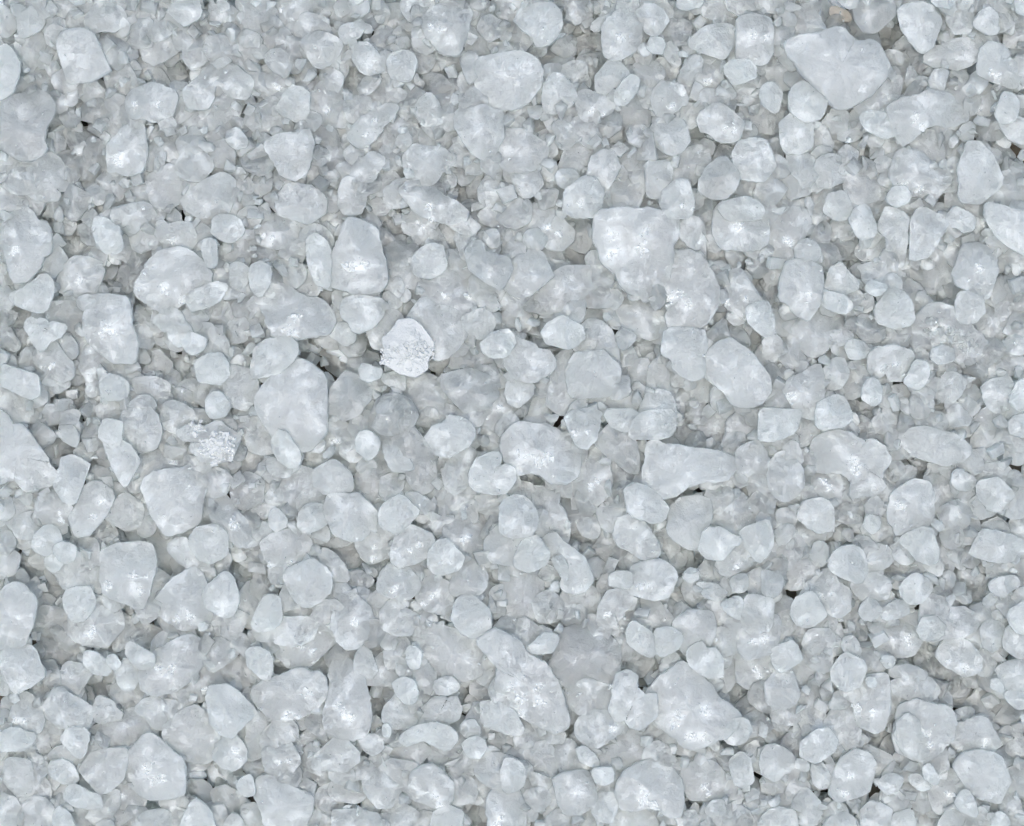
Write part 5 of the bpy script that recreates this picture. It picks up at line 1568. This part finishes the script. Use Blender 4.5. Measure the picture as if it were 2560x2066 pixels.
# crystals that overlap lie at different heights, one on the other
bb = np.array([[min(p[0] for p in it['p']), max(p[0] for p in it['p']), min(p[1] for p in it['p']), max(p[1] for p in it['p'])] for it in items])
zt = []
for i, it in enumerate(items):
    m = (bb[:i,0] < bb[i,1]-6) & (bb[:i,1] > bb[i,0]+6) & (bb[:i,2] < bb[i,3]-6) & (bb[:i,3] > bb[i,2]+6)
    zz = np.array(zt)[m] if i else np.zeros(0); b0 = (-44 if it['t'] == 'y' else LEV[it['l']] - (0 if it['l'] >= 3 else float(dips(*it['c'])))) + (5 if it['t'] in 'wx' else 0)
    cand = b0 + np.arange(-18, 21, 2.0)
    sc = [min(np.abs(zz-c_).min() if len(zz) else 99, 17) - abs(c_-b0)*.2 for c_ in cand]
    it['zt'] = float(cand[int(np.argmax(sc))]); zt.append(it['zt'])
cover = np.zeros(X.shape, bool); topz = np.full(X.shape, -1e3)
restV, restT, restQ, mT, mQ, off = [], [], [], [], [], 0
MI = {'x': 0, 'w': 0, 'g': 1, 'k': 1, 'c': 2, 'y': 3}; SALTS = [M_W, M_G, M_C, M_Y]
for i, it in enumerate(items):
    seed = 11+i; R = math.sqrt(it['a']/math.pi); r = np.random.default_rng(seed)
    thick = R*r.uniform(.36, .52) if R > 30 else R*r.uniform(.5, .75)
    edge = {'k': 1.3, 'w': .9, 'g': .9, 'c': .6, 'y': 1, 'x': 1.6}[it['t']]
    V, tris, quads, c, R = crystal(it['p'], seed, thick, edge)
    z = it['zt'] + (14 if i < 14 else 7 if i < 160 else 3 if i < 300 else 0) - thick*(.27 if it['l'] >= 3 else .36)
    if i >= 300 and it['l'] >= 3: z += 4
    it['z'] = z; it['th'] = thick; it['R'] = R; it['cc'] = c
    x0, x1 = min(p[0] for p in it['p']), max(p[0] for p in it['p']); y0, y1 = min(p[1] for p in it['p']), max(p[1] for p in it['p'])
    sl_ = (slice(max(int(y0/G),0), max(int(y1/G)+1,0)), slice(max(int(x0/G),0), max(int(x1/G)+1,0)))
    if X[sl_].size:
        m = inside(it['p'], X[sl_], Y[sl_]); cover[sl_] |= m; tz = topz[sl_]; tz[m] = np.maximum(tz[m], z+thick*.8)
    if i < 300:
        me = new_mesh('salt_crystal', V*K, tris, quads, M_W if it['l'] == 4 else MATS[it['t']])
        o = bpy.data.objects.new('salt_crystal', me); C.collection.objects.link(o)
        o.location = world(c[0], c[1], z)*K
        o['label'] = LABELS[i] if i < len(LABELS) else 'salt crystal'; o['category'] = 'salt crystal'; o['group'] = 'large salt crystals spread over the heap'
        it['o'] = o; it['V'] = V
    else:
        restV.append(V+world(c[0], c[1], z)); restT.append(tris+off); restQ.append(quads+off)
        mT.append(np.full(len(tris), MI[it['t']])); mQ.append(np.full(len(quads), MI[it['t']])); off += len(V)
me = new_mesh('small_salt_crystals', np.vstack(restV)*K, np.vstack(restT), np.vstack(restQ), SALTS[0])
for m in SALTS[1:]: me.materials.append(m)
me.polygons.foreach_set('material_index', np.concatenate(mT+mQ).astype(np.int32))
o = bpy.data.objects.new('small_salt_crystals', me); C.collection.objects.link(o)
o['label'] = 'small cloudy salt crystals packed between the large ones'; o['category'] = 'salt crystals'; o['kind'] = 'stuff'

# ---------------------------------------------------------------- crusts of tiny grains grown on some crystals
tiny = grain_shapes(18, rng, .12, (7, 11))
for i, it in enumerate(items[:300]):
    if it['t'] not in 'kx': continue
    r = np.random.default_rng(900+i); V = it['V']; R = it['R']; full = it['t'] == 'x' or it['l'] == 4
    five = it['l'] == 5
    n = 110 if five else int(np.clip(it['a']/(50 if full else 420), 8, 230 if full else 60))
    a0 = r.uniform(-.5, .5); ctr = np.array([math.sin(a0)*R*.35, -R*r.uniform(.05,.5)]); sp = R*r.uniform(.28,.42)
    if full: ctr *= 0; sp = R*.5
    hub = ctr + r.normal(0, 1, (max(n//12,2),2))*np.array([sp*1.1, sp*.6])
    if five: hub = np.stack([np.linspace(-.55, .6, 12), np.linspace(.25, -.45, 12)], 1)*R*1.1
    xy = hub[r.integers(0, len(hub), n)] + r.normal(0, 1, (n,2))*R*(.2 if full or five else .085)
    dv = np.sqrt(((V[:,None,:2]-hub[None])**2).sum(2))/(R*.17); a_ = it['o'].data.attributes.new('crust', 'FLOAT', 'POINT')
    a_.data.foreach_set('value', np.clip(np.exp(-dv**2).sum(1)*.6, 0, .42).astype(np.float32))
    d = ((V[None,:,:2]-xy[:,None])**2).sum(2) + np.where(V[None,:,2] < -0.05*it['th'], 1e6, 0)
    j = d.argmin(1); ok = np.sqrt(d[np.arange(n), j]) < 9
    xy = xy[ok]; z = V[j[ok], 2]
    rad = r.uniform(3.0, 6.0, len(xy))*(1.5 if full else 1.9 if five else 1)*r.choice([1, 1, 1.5], len(xy))
    me = heap_mesh('crust', tiny, np.column_stack([xy, z-rad*.3]), rad, .8, [M_X if full else M_W if five else M_K], None, r, (.5,.9))
    c_ = bpy.data.objects.new('crust', me); C.collection.objects.link(c_); c_.parent = it['o']; c_['kind'] = 'stuff'

# ---------------------------------------------------------------- loose grains filling the gaps and the bed below
near_hole = np.zeros(X.shape, bool)
for hx, hy, hr in holes: near_hole |= (X-hx)**2+(Y-hy)**2 < (hr*1.0)**2
def holed(px, py, rr):
    m = np.zeros(len(px), bool)
    for hx, hy, hr in holes: m |= (px-hx)**2+(py-hy)**2 < (hr*.5+rr)**2
    return m
mid = grain_shapes(60, rng)
gy, gx = np.nonzero(~cover & ~near_hole)
low = np.array([(it['c'][0], it['c'][1], it['R']) for it in items if it['l'] == 1])
def hollow(x, y):
    """1 in the dips around the deepest crystals, 0 elsewhere"""
    return np.clip(1.0-(np.hypot(np.asarray(x)[:,None]-low[None,:,0], np.asarray(y)[:,None]-low[None,:,1])-low[None,:,2])/60, 0, 1).max(1)
PX, PY, PR, PZ = [], [], [], []
def scatter(n, r0, r1, z0, z1, space):
    k = rng.integers(0, len(gx), n); px = (gx[k]+rng.random(n))*G; py = (gy[k]+rng.random(n))*G
    rr = r0*(r1/r0)**rng.random(n); order = np.argsort(-rr)
    ax, ay, ar = [], [], []
    for q in order:
        if ax:
            dx = np.array(ax)-px[q]; dy = np.array(ay)-py[q]
            if (np.hypot(dx, dy) < (np.array(ar)+rr[q])*space).any(): continue
        ax.append(px[q]); ay.append(py[q]); ar.append(rr[q])
    ax, ay, ar = map(np.array, (ax, ay, ar)); ok = ~holed(ax, ay, ar*.5)
    PX.append(ax[ok]); PY.append(ay[ok]); PR.append(ar[ok]); PZ.append(rng.uniform(z0, z1, ok.sum())-26*hollow(ax[ok], ay[ok])-dips(ax[ok], ay[ok]))
scatter(3600, 22, 48, -15, 1, .50)
px, py, pr, pz = PX.pop(), PY.pop(), PR.pop(), PZ.pop()
hol = hollow(px, py)
fV, fT, fQ, fa, fb, off = [], [], [], [], [], 0
for i in range(len(px)):
    r = np.random.default_rng(5000+i); nn = int(r.integers(4, 8)); an = np.sort(np.arange(nn)*2*math.pi/nn + r.normal(0, .22, nn)); rd = pr[i]*r.uniform(.75, 1.2, nn); st = r.uniform(.65, 1.0); th = r.uniform(0, math.pi)
    u = np.stack([np.cos(an)*rd, np.sin(an)*rd*st], 1); u = u@np.array([[math.cos(th), -math.sin(th)], [math.sin(th), math.cos(th)]])
    V, tris, quads, c, R = crystal(u+np.array([px[i], py[i]]), 5000+i, pr[i]*r.uniform(.4, .6), 1.0, .8)
    fV.append(V+world(c[0], c[1], pz[i]-pr[i]*.2)); fT.append(tris+off); fQ.append(quads+off); off += len(V)
    mi = 2 if hol[i] > .3 and r.random() < .7 else int(r.choice(3, p=[.12, .66, .22])); fa.append(np.full(len(tris), mi)); fb.append(np.full(len(quads), mi))  # hollows get mostly darker glassy salt: their shade is put into the material
me = new_mesh('broken_salt', np.vstack(fV)*K, np.vstack(fT), np.vstack(fQ), SALTS[0])
for m in SALTS[1:3]: me.materials.append(m)
me.polygons.foreach_set('material_index', np.concatenate(fa+fb).astype(np.int32))
o = bpy.data.objects.new('broken_salt', me); C.collection.objects.link(o)
o['label'] = 'broken pale bits of salt half hidden between crystals'; o['category'] = 'salt bits'; o['kind'] = 'stuff'
scatter(3200, 10, 25, -12, 3, .66)
scatter(4000, 26, 50, -56, -36, .40)
px, py, pr, pz = map(np.concatenate, (PX, PY, PR, PZ))
cl = rng.choice([0, 1, 2], len(px), p=[.10,.64,.26]); pz = pz - np.where(cl == 0, 6, 0)
pos = np.column_stack([px-W/2, H/2-py, pz])
me = heap_mesh('salt_grains', mid, pos, pr, .32, SALTS[:3], cl, rng, (.45,.8))
o = bpy.data.objects.new('salt_grains', me); C.collection.objects.link(o)
o['label'] = 'fine salt grains filling the gaps between crystals'; o['category'] = 'salt grains'; o['kind'] = 'stuff'
# bed of larger crystals under everything, and the heap going on beyond the frame
n = 2700
bx = rng.uniform(-W*.72, W*.72, n); by = rng.uniform(-H*.74, H*.74, n); br = rng.uniform(34, 66, n); bz = rng.uniform(-118, -88, n)
ok = ~holed(bx+W/2, H/2-by, br*.55)
bx, by, br, bz = bx[ok], by[ok], br[ok], bz[ok]
n2 = 7000; ex = rng.uniform(-W*.72, W*.72, n2); ey = rng.uniform(-H*.74, H*.74, n2)
out = (np.abs(ex) > W/2+26) | (np.abs(ey) > H/2+26); ex, ey = ex[out], ey[out]
er = 20*(3.6**rng.random(len(ex))); ez = rng.uniform(-70, 5, len(ex)) - er*.2
pos = np.column_stack([np.concatenate([bx, ex]), np.concatenate([by, ey]), np.concatenate([bz, ez])])
rr = np.concatenate([br, er])
inner = np.arange(len(rr)) < len(bx)
me = heap_mesh('salt_bed', mid, pos, rr, .35, [M_B, M_G], np.where(inner, 0, 1), rng, (.5,.75))
o = bpy.data.objects.new('salt_bed', me); C.collection.objects.link(o)
o['label'] = 'deeper layer of salt crystals seen down the gaps'; o['category'] = 'salt bed'; o['kind'] = 'stuff'
# crumbs and dust specks lying on the crystals
n = 900
k = rng.integers(0, topz.size, n); cy, cx = np.unravel_index(k, topz.shape); tz = topz[cy, cx]
cr = 2.0*(2.4**rng.random(n))
ok = tz > -40
pos = np.column_stack([(cx+.5)*G-W/2, H/2-(cy+.5)*G, tz])[ok]; cr = cr[ok]
me = heap_mesh('salt_crumbs', tiny, pos, cr, 1.0, [M_K], None, rng)
o = bpy.data.objects.new('salt_crumbs', me); C.collection.objects.link(o)
o['label'] = 'tiny white crumbs dusted over the crystal faces'; o['category'] = 'salt crumbs'; o['kind'] = 'stuff'

# ---------------------------------------------------------------- the ground
m = bpy.data.materials.new('grey_sand'); m.use_nodes = True; b = m.node_tree.nodes['Principled BSDF']
t = m.node_tree.nodes.new('ShaderNodeTexNoise'); t.inputs['Scale'].default_value = 6; t.inputs['Detail'].default_value = 8
rp = m.node_tree.nodes.new('ShaderNodeValToRGB'); m.node_tree.links.new(t.outputs['Fac'], rp.inputs[0]); m.node_tree.links.new(rp.outputs[0], b.inputs['Base Color'])
rp.color_ramp.elements[0].color = (.10,.09,.075,1); rp.color_ramp.elements[1].color = (.26,.23,.18,1); b.inputs['Roughness'].default_value = .9
gs = 60.0; zg = -150*K
me = bpy.data.meshes.new('ground'); me.from_pydata([(-gs,-gs,zg),(gs,-gs,zg),(gs,gs,zg),(-gs,gs,zg)], [], [(0,1,2,3)]); me.materials.append(m)
o = bpy.data.objects.new('ground', me); C.collection.objects.link(o); o['kind'] = 'structure'; o['label'] = 'dark brown grit under the salt'
